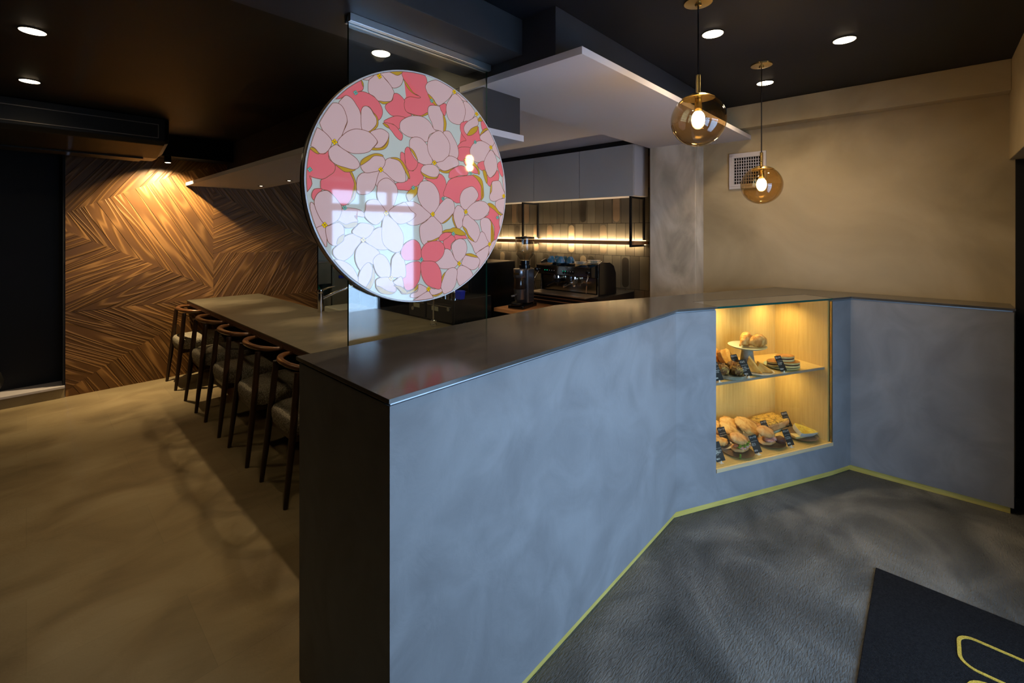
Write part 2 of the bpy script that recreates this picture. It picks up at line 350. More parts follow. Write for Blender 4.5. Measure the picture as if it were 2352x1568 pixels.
# black boxes and beams under the ceiling
b = MB(); b.box(LU, 1.515, 1.345, 1.757, 2.288, ZC); struct(b.build('trim_3', 'charcoal', bevel=.002), 'black ceiling beam that carries the glass screen')
b = MB(); b.prism([(1.515, 1.158), (WU, 1.158), (WU, 1.76), (1.784, 1.76), (1.784, WV), (1.515, WV)], 2.235, ZC); b.box(1.515, 1.784, 1.60, WV, 2.006, 2.234); struct(b.build('trim_4', 'charcoal', bevel=.0015), 'black boxed duct above the white soffit')
b = MB(); b.box(1.784, WU, 1.76, KV, 2.288, 2.30); struct(b.build('ceiling_kitchen', 'white'), 'white kitchen ceiling')
b = MB(); b.box(LU, 1.515, 5.50, WV, 2.235, ZC); struct(b.build('trim_5', 'black', bevel=.003), 'black beam over the cedar wall')

# ------------------------------------------------------------------ cedar wall
def clip(poly, a_, b_, c_):
    out = []
    for i in range(len(poly)):
        p, q = poly[i], poly[(i + 1) % len(poly)]; dp = a_ * p[0] + b_ * p[1] - c_; dq = a_ * q[0] + b_ * q[1] - c_
        if dp <= 0: out.append(p)
        if dp * dq < 0:
            t = dp / (dp - dq); out.append((p[0] + (q[0] - p[0]) * t, p[1] + (q[1] - p[1]) * t))
    return out
bm = bmesh.new(); uvl = bm.loops.layers.uv.new('UVMap'); tn = bm.faces.layers.float.new('tone')
U0, U1, U2 = .24, 1.385, 2.52
regions = [  # polygon in (x, z), plank direction in degrees, plank width
    ([(U0, 1.66), (1.119, 2.115), (U1, 2.20), (U1, 2.45), (U0, 2.45)], 54, .115),
    ([(U0, 1.50), (.905, 1.143), (U1, .874), (U1, 2.20), (1.119, 2.115), (U0, 1.66)], -60, .105),
    ([(U0, .764), (U1, .770), (U1, .874), (.905, 1.143), (U0, 1.50)], 24, .088),
    ([(U0, .06), (.595, .277), (.933, .459), (U1, .72), (U1, .770), (U0, .764)], -30, .09),
    ([(U0, -.01), (U1, -.01), (U1, .72), (.933, .459), (.595, .277), (U0, .06)], -61, .09),
    ([(U1, 1.932), (U2, 1.33), (U2, 2.45), (U1, 2.45)], -53, .10),
    ([(U1, 1.258), (U2, 1.245), (U2, 1.33), (U1, 1.932)], 27, .085),
    ([(U1, .735), (U2, .735), (U2, 1.245), (U1, 1.258)], 58, .095),
    ([(U1, -.01), (U2, -.01), (U2, .735), (U1, .735)], -28, .09)]
for poly, ang, w in regions:
    d = (math.cos(math.radians(ang)), math.sin(math.radians(ang))); nrm = (-d[1], d[0])
    vals = [p[0] * nrm[0] + p[1] * nrm[1] for p in poly]; lo = min(vals); k = 0
    while lo + k * w < max(vals):
        a0, a1 = lo + k * w + .0016, lo + (k + 1) * w - .0016; k += 1
        q = clip(clip(poly, nrm[0], nrm[1], a1), -nrm[0], -nrm[1], -a0)
        if len(q) < 3: continue
        cxq, czq = sum(p[0] for p in q) / len(q), sum(p[1] for p in q) / len(q)
        tone = random.random(); off = random.random() * 20; dep = random.uniform(0, .0025)
        fr = [bm.verts.new((p[0], WV - .012 - dep, p[1])) for p in q]; bk = [bm.verts.new((p[0], WV, p[1])) for p in q]
        fs = [bm.faces.new(fr)] + [bm.faces.new([fr[i], bk[i], bk[(i + 1) % len(q)], fr[(i + 1) % len(q)]]) for i in range(len(q))]
        for f in fs:
            f[tn] = tone
            for lp in f.loops:
                x, _, z = lp.vert.co; lp[uvl].uv = ((x * d[0] + z * d[1]) + off, (x * nrm[0] + z * nrm[1]))
bmesh.ops.recalc_face_normals(bm, faces=bm.faces[:])
me = bpy.data.meshes.new('wall_cedar'); bm.to_mesh(me); bm.free(); me.materials.append(M['cedar'])
o = link(bpy.data.objects.new('wall_cedar', me)); struct(o, 'stained cedar board wall laid in slanting chevrons')
b = MB(); b.box(U0, U2, WV + .001, WV + .09, 0, ZC); b.box(U2 + .001, U2 + .02, WV, KV, 0, 2.288); struct(b.build('wall_back', 'dark'))
b = MB(); b.box(LU, U0 - .002, WV + .19, WV + .25, 0, ZC); b.box(U0 - .016, U0 - .003, WV - .01, WV + .19, .108, ZC); struct(b.build('wall_recess', 'black'), 'black recess left of the cedar wall')
b = MB(); b.box(LU, U0 - .004, WV - .02, WV + .19, 0, .085); struct(b.build('trim_6', 'vinyl'), 'low plinth step of the recess')
b = MB(); b.box(LU, U0 - .004, WV - .035, WV + .19, .086, .107); struct(b.build('trim_7', 'white', bevel=.002), 'pale nosing on the plinth step')

# ------------------------------------------------------------------ front counter (high)
ax = Vector((.8916, -.453)); nx = Vector((.453, .8916)); O = Vector((2.306, .969)); RD = math.atan2(-.453, .8916)
def D(s, off): p = O + ax * s + nx * off; return (p.x, p.y)
S0, S1 = .262, 1.172
slab = [(.60, .966), (2.306, .969), D(S0 + .004, 0), D(S0 + .004, .185), D(S1 - .004, .185), D(S1 - .004, 0), (3.508, .366), (3.54, -.325), (3.775, -.325), (3.722, .835), (1.998, 1.524), (.60, 1.522)]
b = MB(); b.prism(slab, ZS - .012, ZS); top = b.build('countertop', 'slab', bevel=.001)
tag(top, 'dark polished ceramic top running along the blue-grey front counter', 'countertop')
def inset(poly, t):
    out = []; n = len(poly)
    for i in range(n):
        p0, p1, p2 = Vector(poly[i - 1][:2]), Vector(poly[i][:2]), Vector(poly[(i + 1) % n][:2])
        e1 = (p1 - p0).normalized(); e2 = (p2 - p1).normalized(); n1 = Vector((-e1.y, e1.x)); n2 = Vector((-e2.y, e2.x)); q = n1 + n2
        q = q / max(.3, q.dot(n1)); out.append((p1.x + q.x * t, p1.y + q.y * t))
    return out
cnt = thing('front_counter', 'long angled front counter faced in blue-grey trowelled plaster', 'counter', (1.4, 1.2, 0))
def loc_(b_): bmesh.ops.translate(b_.bm, verts=b_.bm.verts[:], vec=(-1.4, -1.2, 0)); return b_
pa = [(.606, .972), (2.304, .975), D(S0, .005), D(S0, .42), (1.99, 1.512), (.606, 1.510)]
pb = [D(S1, .005), (3.512, .372), (3.545, -.318), (3.768, -.318), (3.714, .828), D(S1, .47)]
pc = [D(S0, .005), D(S1, .005), D(S1, .45), D(S0, .41)]
pd = [D(S0, .412), D(S1, .412), D(S1, .45), D(S0, .42)]
b = MB()
b.prism(pa, .036, ZS - .020); b.prism(pb, .036, ZS - .020); b.prism(pc, .036, .188); b.prism(pd, .188, ZS - .020)
loc_(b).build('plaster_body', 'plaster', cnt)
b = MB()
for p in (pa, pb): b.prism(inset(p, .004), ZS - .0195, ZS - .0125)
loc_(b).build('shadow_strip', 'strip', cnt)
b = MB(); b.prism(inset(pa, .012), 0, .0355); b.prism(inset(pb, .012), 0, .0355); b.prism([D(S0 - .02, .017), D(S1 + .02, .017), D(S1, .3), D(S0, .3)], 0, .0355)
k = loc_(b).build('kick_plate', 'gold', cnt); k['label'] = 'brushed brass kick plate'

# ------------------------------------------------------------------ pastry display case
def dd(s, off): p = D(s, off); return (p[0], p[1])
case = thing('display_case', 'built-in lit pastry case of pale oak with one shelf', 'display case', (*D(0, 0), 0), RD)
ZB, ZSH = .21, .66
b = MB(); b.box(S0 + .001, S1 - .001, .004, .41, .190, ZB); b.build('case_floor', 'ply', case)
b = MB(); b.box(S0 + .001, S1 - .001, .001, .0035, .190, ZB); b.build('floor_edge', 'plyedge', case)
for s0, s1 in ((S1 - .018, S1 - .001), (S0 + .001, S0 + .016)):
    b = MB(); b.box(s0, s1, .0235, .41, ZB + .0005, ZS - .021); b.build('side_panel', 'ply', case)
for i, (s0, s1, o0) in enumerate(((S0 + .017, .497, .398), (.500, S1 - .019, .385))):
    b = MB(); b.box(s0, s1, o0, o0 + .011, ZB + .0005, ZS - .021); b.build('sliding_door', 'ply', case)
b = MB(); b.box(S0 + .017, S1 - .019, .212, .384, ZS - .034, ZS - .021); b.build('case_ceiling', 'ply', case)
b = MB(); b.box(S0 + .017, S1 - .019, .045, .384, ZSH - .014, ZSH); sh = b.build('shelf', 'ply', case)
b = MB(); b.box(S0 + .017, S1 - .019, .042, .0446, ZSH - .014, ZSH); b.build('shelf_edge', 'ochre', sh)
b = MB(); b.box(S0 + .001, S1 - .001, .012, .018, ZB + .0005, ZS - .0125); g = b.build('front_pane', 'pane', case); g['label'] = 'clear front pane'
b = MB(); b.box(S1 - .013, S1 - .003, .004, .0115, ZB, ZS - .021); b.build('pane_frame', 'gold2', case)
b = MB(); b.box(S0 + .006, S1 - .006, .001, .183, ZS - .0115, ZS - .001); g = b.build('top_pane', ['pane', 'pane_edge'], case); g['label'] = 'glass lid with dark green front edge'
for p in g.data.polygons:
    if abs(p.normal.y) > .9: p.material_index = 1
for s_, z_, e_ in ((1.02, ZS - .036, DISP), (.62, ZS - .036, DISP), (1.02, ZSH - .016, DISP * .7), (.55, ZSH - .016, DISP * .7)):
    b = MB(); b.lathe([(.017, 0), (.017, -.004), (.013, -.005)], n=16); sp = b.build('case_spot', 'spotlens', case, loc=(s_, .27, z_))
    light('case_light', 'SPOT', (s_, .27, z_ - .008), e_, (1, .70, .32), spot_size=math.radians(165), spot_blend=1, shadow_soft_size=.015, parent=case)
# ------------------------------------------------------------------ glass screen and round flower panel
GV = 1.556
scr = thing('glass_screen', 'tall clear glass pane standing behind the counter, hung from an aluminium rail', 'glass screen', (1.15, GV, ZT + .001))
b = MB(); b.box(.80 - 1.15, 1.500 - 1.15, 0, .010, 0, 2.286 - ZT); g = b.build('pane', ['pane', 'pane_edge'], scr)
for p in g.data.polygons:
    if abs(p.normal.y) < .5: p.material_index = 1
b = MB(); b.box(.795 - 1.15, 1.505 - 1.15, -.022, -.001, 2.258 - ZT, 2.2865 - ZT); b.box(.795 - 1.15, 1.505 - 1.15, .011, .022, 2.258 - ZT, 2.2865 - ZT); r = b.build('top_rail', 'alu', scr, bevel=.001); r['label'] = 'brushed aluminium rail'
DC = Vector((1.085, 1.5, 1.675)); PH = math.radians(-3); RR = .459
disc = thing('flower_disc', 'large round light panel printed with pink dogwood flowers, fixed to the glass screen', 'light panel', DC, PH)
def facing(prof, n=128):   # lathe about local y
    return [[(r * math.cos(2 * math.pi * i / n), y, r * math.sin(2 * math.pi * i / n)) for i in range(n)] for r, y in prof]
b = MB(); b.loft(facing([(RR - .004, .003), (RR, .004), (RR, .008), (RR + .001, .009), (RR + .001, .026), (RR - .004, .028)])); f = b.build('rim', 'bronze', disc, smooth=True); f['label'] = 'bronze metal rim'
b = MB(); b.loft(facing([(RR - .006, .0285), (RR + .0015, .0285), (RR + .0015, .034), (RR - .006, .034)])); b.build('back_plate', 'blk_gloss', disc, smooth=True)
b = MB(); b.loft(facing([(RR - .003, .0029), (RR - .0005, .0020), (RR - .0005, -.0010), (RR - .005, -.0012), (RR - .0055, .0015)]), cap=False); b.build('edge_ring', 'ringwhite', disc, smooth=True)
for dx in (-.18, .18):
    b = MB(); b.cyl((dx, .0345, 0), (dx, (GV - DC.y) / math.cos(PH) + dx * math.tan(-PH) - .001, 0), .012, 16); b.build('standoff', 'chrome', disc)
# printed flowers: thin layered ink shapes in one mesh
ART = """D -357,286 -332,308 -312,330 -287,350 -260,373 -256,359 -251,346 -256,334 -273,325 -254,331 -226,327 -199,314 -181,292 -175,271 -181,249 -195,236 -206,253 -232,281 -262,251 -279,276 -296,296 -316,303 -332,291 -346,285
L -256,375 -234,390 -204,408 -210,396 -230,378 -245,375
L -184,415 -142,431 -90,445 -88,414 -97,390 -114,376 -135,371 -154,390 -175,406
L -202,408 -215,393 -230,377 -233,350 -230,330 -210,322 -193,309 -166,310 -140,319 -130,343 -128,356 -142,378 -166,398 -179,409
G -147,430 -128,424 -112,423 -97,433 -88,444 -119,439
G -190,309 -175,301 -156,306 -140,317 -166,311
G -260,372 -252,362 -251,348 -256,355
D -88,443 1,455 22,429 14,404 27,380 44,356 71,341 38,337 25,316 23,303 -9,284 -68,288 -80,301 -84,331 -75,343 -55,353 -25,354 -9,359 -20,365 -50,373 -70,392 -86,415
D -128,349 -107,352 -82,333 -84,318 -77,293 -50,281 -85,264 -109,265 -137,264 -156,276 -165,291 -158,305 -135,323
D -170,238 -128,263 -100,268 -80,264 -100,239 -107,217 -131,232 -154,230
D -172,230 -147,233 -121,227 -102,209 -90,196 -97,175 -119,185 -142,209
G -175,229 -156,226 -147,214 -163,218
G -87,414 -68,397 -43,372 -17,364 -43,368 -70,386
G -70,288 -37,285 -7,287 23,305 22,296 -9,282 -37,282
D 82,342 107,358 116,352 114,321 107,306 93,322
L 17,418 33,433 71,448 110,444 150,432 144,402 124,377 99,356 79,344 65,349 52,365 27,380 14,402
G 25,381 44,372 54,361 71,340 49,348 33,365
L 168,414 186,413 231,394 213,388 192,395
L 207,385 231,386 256,369 272,348 256,320 225,300 207,300 217,340
L 136,386 153,407 174,408 201,388 217,352 211,313 192,285 156,282 130,294 116,324 118,357
D 192,288 210,299 231,304 213,274 216,255 241,244 288,291 294,262 314,230 282,223 247,192 237,168 180,161 177,190 201,212 222,220 201,241 189,263
D 180,181 250,190 244,159 250,141 225,143 204,126 174,135
L 256,320 278,334 291,314 285,293 250,275 228,247 211,259 210,278 228,301
G 228,247 250,275 286,292 282,270 256,249 234,242
D 307,317 321,331 344,310 357,292 337,289 317,276 307,299
G 288,321 304,339 321,336 314,320 294,314
L 371,210 395,239 423,209 437,185 442,157 426,160 391,179
G 299,253 317,278 340,292 364,287 337,281 314,263
L 301,251 324,269 350,286 371,281 391,254 388,235 371,213 337,223 304,234
L 244,186 266,214 304,229 344,222 364,207 347,177 324,141 285,130 256,139 244,162
D 285,122 324,139 330,99 304,99
D 337,80 361,68 388,84 405,106 416,86 409,57 374,52 361,28 340,45
D 407,137 426,150 444,149 455,108 437,78 412,107
G 317,98 334,94 344,60 340,40 324,68
L 324,139 344,174 364,194 384,184 402,150 403,111 384,84 361,68 344,80 327,116
D -99,128 -82,123 -80,91 -63,63 -63,45 -85,76 -99,93
D -63,63 -43,62 -25,95 4,89 -9,63 4,42 -2,26 -25,4 -58,-16 -85,-17 -114,-15 -123,6 -85,15 -68,27
D -77,148 -60,150 -25,106 -27,81 -43,64 -63,63 -77,83 -82,126
D 9,38 65,40 82,62 107,46 116,14 110,-14 99,-52 82,-62 76,-21 54,14 27,28
L -99,248 -75,267 -43,280 1,283 33,268 52,244 65,235 33,216 22,187 1,187 -25,197 -63,193 -97,208 -104,228
L 25,321 38,336 79,341 87,328 99,309 103,273 99,235 79,240 54,242 44,265 27,294
G 99,309 110,297 116,273 110,241 101,238 103,273
L -55,188 -17,198 14,180 35,146 46,104 22,93 -7,94 -37,111 -60,150
L 99,234 130,245 153,222 174,189 180,154 168,134 130,141 134,184
L 22,181 38,215 79,240 110,223 133,191 130,148 110,118 60,108 44,120 27,145
L 65,104 99,117 130,141 171,134 181,109 153,94 110,76 82,83
G 76,80 110,75 153,92 180,102 156,83 124,68 93,69
G -8,61 14,52 44,45 71,49 60,39 27,38 4,46
L -9,65 6,89 54,96 79,76 71,50 44,45 14,52
G -60,150 -40,139 -22,104 -37,120
D 130,66 139,81 183,105 213,103 231,83 225,68 183,62 133,46
D 110,4 127,36 156,52 192,60 244,69 262,68 291,46 317,3 307,-28 285,-41 186,-55 162,-54 133,-37 101,-27
D 207,126 228,133 269,111 291,83 269,79 237,86 222,106
G 207,133 225,143 256,134 285,112 298,86 291,76 282,102 250,119 225,128
G 256,73 291,68 314,48 321,8 321,-22 304,-38 317,0 301,34 282,55
L 437,78 455,103 467,80 475,20 462,-7 444,21 439,52
G 364,31 371,39 371,6 359,-15
L 371,47 391,56 419,56 437,26 451,-2 437,-21 388,-39 361,-33 357,-13 371,11
L 391,-47 412,-30 451,-21 471,-20 467,-62 456,-104 426,-89 402,-80
D 354,-66 388,-78 412,-100 416,-152 430,-178 423,-217 412,-242 384,-216 388,-165 357,-122 327,-115 350,-99
G 344,-56 361,-48 391,-62 419,-90 455,-107 416,-100 384,-78
L 419,-113 437,-99 456,-109 444,-152 433,-175 416,-147
L 186,-34 201,-2 228,14 259,20 285,-2 288,-24 266,-50 237,-75 213,-83 192,-67
L 156,-90 168,-70 183,-66 207,-83 213,-105 201,-129 201,-151 180,-168 165,-151 153,-118
L 304,-125 330,-115 357,-124 374,-162 378,-203 364,-251 340,-238 324,-203 304,-158
G 361,-124 378,-157 384,-203 374,-242 361,-254 378,-203 371,-160
L 210,-112 237,-107 266,-128 291,-153 301,-193 298,-227 275,-244 244,-226 225,-192 201,-153
L 237,-70 266,-50 298,-41 334,-47 357,-74 337,-104 304,-123 266,-126 237,-109 222,-90
G 149,-102 156,-135 168,-161 159,-154 147,-126
G -75,-34 -55,-11 -27,2 -27,-25 -43,-43 -63,-60
L -99,-70 -55,-59 -30,-64 -4,-77 38,-109 9,-137 -25,-151 -58,-152 -85,-134 -99,-108 -111,-92
L 65,-86 96,-52 121,-37 150,-48 159,-78 150,-102 121,-128 93,-144 65,-129 52,-111
G 93,-144 124,-124 149,-102 133,-123 110,-140
L -13,-155 14,-137 44,-114 68,-129 93,-154 93,-191 82,-223 54,-239 20,-240 -4,-222 -14,-191
L -25,-18 -14,16 6,26 33,26 60,10 79,-23 80,-62 65,-88 44,-107 22,-96 -7,-73 -22,-44
D 87,-192 110,-182 144,-185 127,-201 99,-217 76,-212
D 159,-192 192,-196 216,-195 222,-209 192,-209 162,-213
D 99,-219 124,-203 144,-192 162,-211 141,-230 136,-255 110,-250
G 93,-182 110,-171 133,-168 156,-161 186,-168 219,-190 192,-195 156,-187 133,-180
L 304,-180 324,-185 340,-213 354,-234 334,-246 298,-262 272,-274 253,-239 225,-205 272,-225 291,-205
G 201,-156 222,-168 234,-192 266,-222 237,-210 225,-192
G 20,-217 44,-214 79,-201 65,-214 38,-221
G 350,-277 344,-307 304,-350 275,-358 307,-335 337,-307
L 275,-277 307,-260 344,-244 354,-257 340,-297 317,-331 291,-342 298,-310 288,-294
G 405,-230 391,-258 361,-292 374,-262 388,-240
L 354,-251 371,-226 398,-214 407,-227 384,-247 371,-270 357,-295 352,-269
D 259,-379 272,-360 301,-352 285,-366
L 107,-252 136,-258 159,-294 177,-314 156,-332 127,-335 82,-329 60,-303 87,-286
L 201,-300 213,-282 237,-285 282,-292 298,-310 282,-339 253,-347 222,-333 195,-319
G 216,-277 250,-275 288,-293 247,-288
L 141,-239 162,-216 192,-209 216,-221 225,-251 216,-279 198,-298 180,-309 159,-294 147,-265
L 171,-342 195,-324 241,-344 259,-372 256,-384 222,-406 192,-416 171,-387
L 133,-333 156,-332 171,-344 169,-378 159,-410 133,-434 104,-438 93,-423 87,-402 101,-366 116,-343
G 87,-399 93,-365 110,-348 99,-372
G -99,-397 -75,-412 -45,-406 -22,-388 -27,-407 -55,-420 -85,-422 -99,-414
L -20,-388 -25,-414 -53,-423 -55,-436 -27,-439 22,-416 9,-399
L 22,-419 -27,-441 -40,-452 44,-455 44,-439 33,-426
L 30,-406 54,-413 85,-413 93,-428 65,-436 44,-437 33,-424
G 44,-437 68,-438 93,-428 90,-436 60,-445
D -94,-240 -75,-221 -45,-209 -20,-222 -9,-247 -7,-282 -17,-291 -50,-291 -85,-288 -99,-266
D -97,-341 -85,-314 -50,-298 -14,-300 -11,-336 -17,-371 -32,-392 -50,-405 -77,-405 -92,-374
D -7,-251 12,-227 38,-218 76,-217 101,-233 104,-261 90,-286 60,-303 27,-300 1,-294 -7,-273
D -9,-302 22,-297 57,-303 79,-327 90,-360 85,-413 54,-410 20,-394 1,-370 -9,-342
L -344,269 -330,291 -316,303 -296,296 -279,276 -264,250 -259,193 -287,187 -330,160 -316,198 -313,218 -326,255
L -412,201 -403,225 -382,256 -367,266 -344,269 -326,255 -313,218 -320,193 -332,160 -344,137 -367,130 -379,149 -399,167
G -213,260 -197,244 -197,213 -226,185 -232,188 -206,212 -202,237
L -262,249 -256,272 -241,280 -224,272 -213,256 -202,241 -204,216 -232,188 -258,191
L -449,117 -434,156 -425,172 -407,170 -382,153 -367,132 -377,104 -390,91 -409,87 -425,103
D -403,-1 -375,16 -357,35 -354,53 -324,33 -304,34 -287,2 -281,-38 -316,-83 -338,-82 -355,-61 -377,-39 -403,-33 -406,-17
D -449,97 -418,88 -394,87 -379,100 -377,73 -357,54 -359,31 -375,16 -399,1 -431,4 -443,8 -434,-17 -449,-44 -456,-41 -459,7 -458,53
D -434,-47 -425,-34 -401,-33 -416,-55 -427,-72 -435,-62
G -442,101 -427,103 -411,86 -423,87
G -304,34 -296,35 -280,-6 -281,-42 -289,-64 -312,-83 -296,-58 -287,-30 -289,2
G -355,56 -320,48 -283,45 -300,35 -322,33 -340,43
L -379,102 -355,124 -336,117 -306,101 -279,84 -267,65 -273,51 -291,44 -320,48 -354,56 -373,72
G -151,191 -154,153 -172,131 -206,123 -224,124 -210,132 -179,137 -159,160
L -226,186 -204,200 -179,206 -154,195 -152,180 -163,156 -184,136 -210,133 -197,153 -206,168
L -348,135 -330,160 -306,180 -275,191 -232,187 -206,168 -199,153 -215,132 -232,114 -264,104 -300,102 -336,117
L -277,11 -264,30 -247,37 -210,43 -190,51 -204,0 -217,-26 -239,-41 -266,-43 -278,-29
L -204,0 -190,46 -175,48 -133,18 -119,-7 -116,-34 -152,-47 -193,-45 -199,-12
L -170,73 -163,93 -142,102 -112,96 -88,73 -80,46 -80,18 -107,11 -133,18 -161,39 -179,52
G -145,101 -114,105 -88,88 -63,45 -63,28 -80,54 -107,93
L -264,62 -243,90 -210,104 -181,105 -166,89 -172,67 -188,51 -210,43 -247,37
G -262,62 -262,76 -245,92 -210,110 -184,111 -175,104 -210,102 -232,83
L -193,5 -177,19 -156,24 -133,11 -116,-11 -116,-39 -133,-84 -152,-106 -175,-94 -197,-53 -199,-16
L -348,-138 -330,-97 -275,-97 -249,-112 -252,-125 -287,-121 -273,-141 -296,-147 -320,-152
G -371,-154 -348,-140 -320,-152 -296,-145 -275,-145 -285,-161 -316,-165 -338,-150
L -440,-82 -427,-87 -416,-117 -399,-145 -394,-158 -412,-169 -425,-168 -440,-131
L -423,-169 -394,-158 -386,-188 -385,-215 -388,-230 -407,-203
L -390,-166 -375,-156 -344,-146 -326,-163 -324,-189 -332,-212 -355,-227 -375,-219 -384,-204
L -427,-85 -425,-65 -412,-45 -388,-37 -371,-45 -346,-72 -332,-95 -344,-134 -371,-152 -386,-156 -403,-141 -418,-113
L -152,-104 -128,-82 -100,-70 -80,-65 -56,-94 -33,-111 -51,-131 -75,-143 -105,-149 -128,-137
L -245,-206 -210,-171 -181,-163 -177,-200 -161,-221 -133,-237 -166,-246 -199,-243 -232,-224
L -166,-114 -145,-124 -119,-145 -95,-177 -88,-207 -95,-242 -114,-258 -142,-251 -172,-227 -181,-190 -177,-142
L -245,-96 -241,-72 -224,-61 -199,-60 -181,-79 -166,-100 -172,-125 -193,-148 -210,-152 -234,-138 -249,-119
L -283,-255 -275,-235 -256,-216 -237,-222 -204,-241 -188,-260 -210,-274 -215,-298 -232,-291 -254,-304 -264,-318 -281,-287
G -350,-224 -346,-201 -326,-187 -324,-199 -330,-212
L -322,-195 -291,-185 -264,-199 -262,-213 -283,-239 -296,-262 -326,-281 -344,-276 -361,-260 -363,-241 -348,-226 -328,-210
L -294,-175 -279,-159 -264,-147 -232,-149 -213,-159 -213,-169 -228,-192 -249,-204 -264,-199 -289,-187
L -359,-279 -344,-276 -322,-283 -296,-302 -279,-329 -273,-349 -273,-363 -306,-345 -332,-320
G -224,-302 -210,-323 -210,-356 -228,-389 -245,-384 -228,-359 -220,-333
L -273,-349 -264,-318 -247,-297 -232,-291 -219,-308 -221,-339 -234,-366 -249,-383 -269,-370
L -142,-336 -140,-294 -133,-273 -112,-257 -95,-279 -83,-296 -80,-353 -119,-354 -145,-348
L -215,-292 -210,-274 -190,-261 -166,-272 -147,-302 -145,-336 -152,-352 -181,-350 -202,-330
G -202,-377 -179,-385 -152,-403 -126,-409 -147,-416 -181,-408 -199,-390
L -202,-357 -181,-349 -147,-352 -133,-372 -121,-395 -126,-409 -156,-402 -188,-383 -202,-377
L -133,-372 -119,-361 -97,-352 -88,-396 -109,-389
G -131,-383 -100,-390 -73,-414 -90,-417 -114,-395
Y -193,406 -359,133 155,416 278,344 362,206 54,104 46,-107 217,-92 456,-12 354,-236 181,-315 25,-411 -185,53 -393,-155 -163,-109 -254,-208 -142,-355
T -283,319 40,355 269,218 -451,30 -323,-94 -46,-5 244,78 96,-41 402,-113 149,-187 -9,-289"""
b = MB(); RA = RR - .006
b.loft(facing([(RA, 0), (RA, -.0002)]))
idx = {'L': 1, 'D': 2, 'G': 3}; lay = 0
def ribbon(P, w, y):
    n = len(P); a_, c_ = [], []
    for i in range(n):
        t = Vector(P[(i + 1) % n]) - Vector(P[i - 1]); t = t.normalized() if t.length > 1e-7 else Vector((1, 0)); q = Vector((-t.y, t.x)) * w
        for arr, s in ((a_, 1), (c_, -1)):
            x, z = P[i][0] + s * q.x, P[i][1] + s * q.y; r = math.hypot(x, z)
            if r > RA - .0003: x, z = x * (RA - .0003) / r, z * (RA - .0003) / r
            arr.append(b.bm.verts.new((x, y, z)))
    b.mi = 4
    for i in range(n): b._f([a_[i], a_[(i + 1) % n], c_[(i + 1) % n], c_[i]])
for ln in ART.strip().split('\n'):
    w = ln.split(); pts = [tuple(float(q) / 1000 for q in t.split(',')) for t in w[1:]]
    if w[0] in 'YT':
        for cx_, cz_ in pts:
            if math.hypot(cx_, cz_) > RA - .006: cx_, cz_ = cx_ * (RA - .01) / math.hypot(cx_, cz_), cz_ * (RA - .01) / math.hypot(cx_, cz_)
            lay += 1; k0 = .0068 if w[0] == 'Y' else .0058
            for j, (ex, ez) in enumerate(((-.9, .1), (.1, .95), (.9, -.1), (-.05, -.95))):
                y = -.0004 - .00003 * lay - .00001 * j
                el = [(cx_ + (ex + .85 * math.cos(t * math.pi / 8)) * k0 * .8, cz_ + (ez + .85 * math.sin(t * math.pi / 8)) * k0 * .8) for t in range(16)]
                b.mi = 5 if w[0] == 'Y' else 6; b._f([b.bm.verts.new((x, y, z)) for x, z in el]); ribbon(el, .0005, y - .000012)
        continue
    P = []
    for x, z in smooth_closed(pts, 4):
        r = math.hypot(x, z)
        if r > RA - .001: x, z = x * (RA - .001) / r, z * (RA - .001) / r
        if not P or math.hypot(x - P[-1][0], z - P[-1][1]) > .0008: P.append((x, z))
    if math.hypot(P[0][0] - P[-1][0], P[0][1] - P[-1][1]) < .0008: P.pop()
    lay += 1; y = -.0003 - .00003 * lay
    b.mi = idx[w[0]]; b._f([b.bm.verts.new((x, y, z)) for x, z in P]); ribbon(P, .0010, y - .000012)
bmesh.ops.triangulate(b.bm, faces=[f for f in b.bm.faces if len(f.verts) > 4 and len(f.verts) < 128], ngon_method='EAR_CLIP')
for f in b.bm.faces:
    f.normal_update()
    if f.normal.y > 0 and f.material_index: f.normal_flip()
me = bpy.data.meshes.new('flower_print'); b.bm.to_mesh(me); b.bm.free()
for q in ('art_base', 'art_light', 'art_deep', 'art_gold', 'art_line', 'art_yellow', 'art_teal'): me.materials.append(M[q])
art = link(bpy.data.objects.new('flower_print', me)); art.parent = disc

# ------------------------------------------------------------------ seat counter (low)
X0, X1, X2 = 1.145, 1.84, 2.235
seat = thing('seat_counter', 'long low dark seat counter with layered brown edge, running to the cedar wall', 'counter', (X0, WV - .02, 0))
def lc(b_): bmesh.ops.translate(b_.bm, verts=b_.bm.verts[:], vec=(-X0, -(WV - .02), 0)); return b_
pl = [(X0, 1.532), (X2, 1.532), (X2, 3.95), (X1, 3.95), (X1, WV - .018), (X0, WV - .018)]
b = MB(); b.prism(pl, ZT - .010, ZT); lc(b).build('seat_top', 'slab2', seat, bevel=.001)
for i, (m_, z1) in enumerate((('edge_dk', .0105), ('edge_red', .0165), ('edge_dk', .0225), ('edge_red', .0285), ('edge_dk', .0345), ('edge_red', .0405))):
    b = MB(); b.prism(inset(pl, .0012 if i % 2 else .003), ZT - z1 - .0055, ZT - z1); e_ = lc(b).build('edge_layer', m_, seat)
b = MB(); b.box(X0 + .32, X0 + .36, 1.535, WV - .02, 0, ZT - .047); b.box(X2 - .04, X2 - .01, 1.535, 3.94, 0, ZT - .047); b.box(X1 - .04, X1 - .01, 3.95, WV - .02, 0, ZT - .047); lc(b).build('support_panel', 'dark', seat)

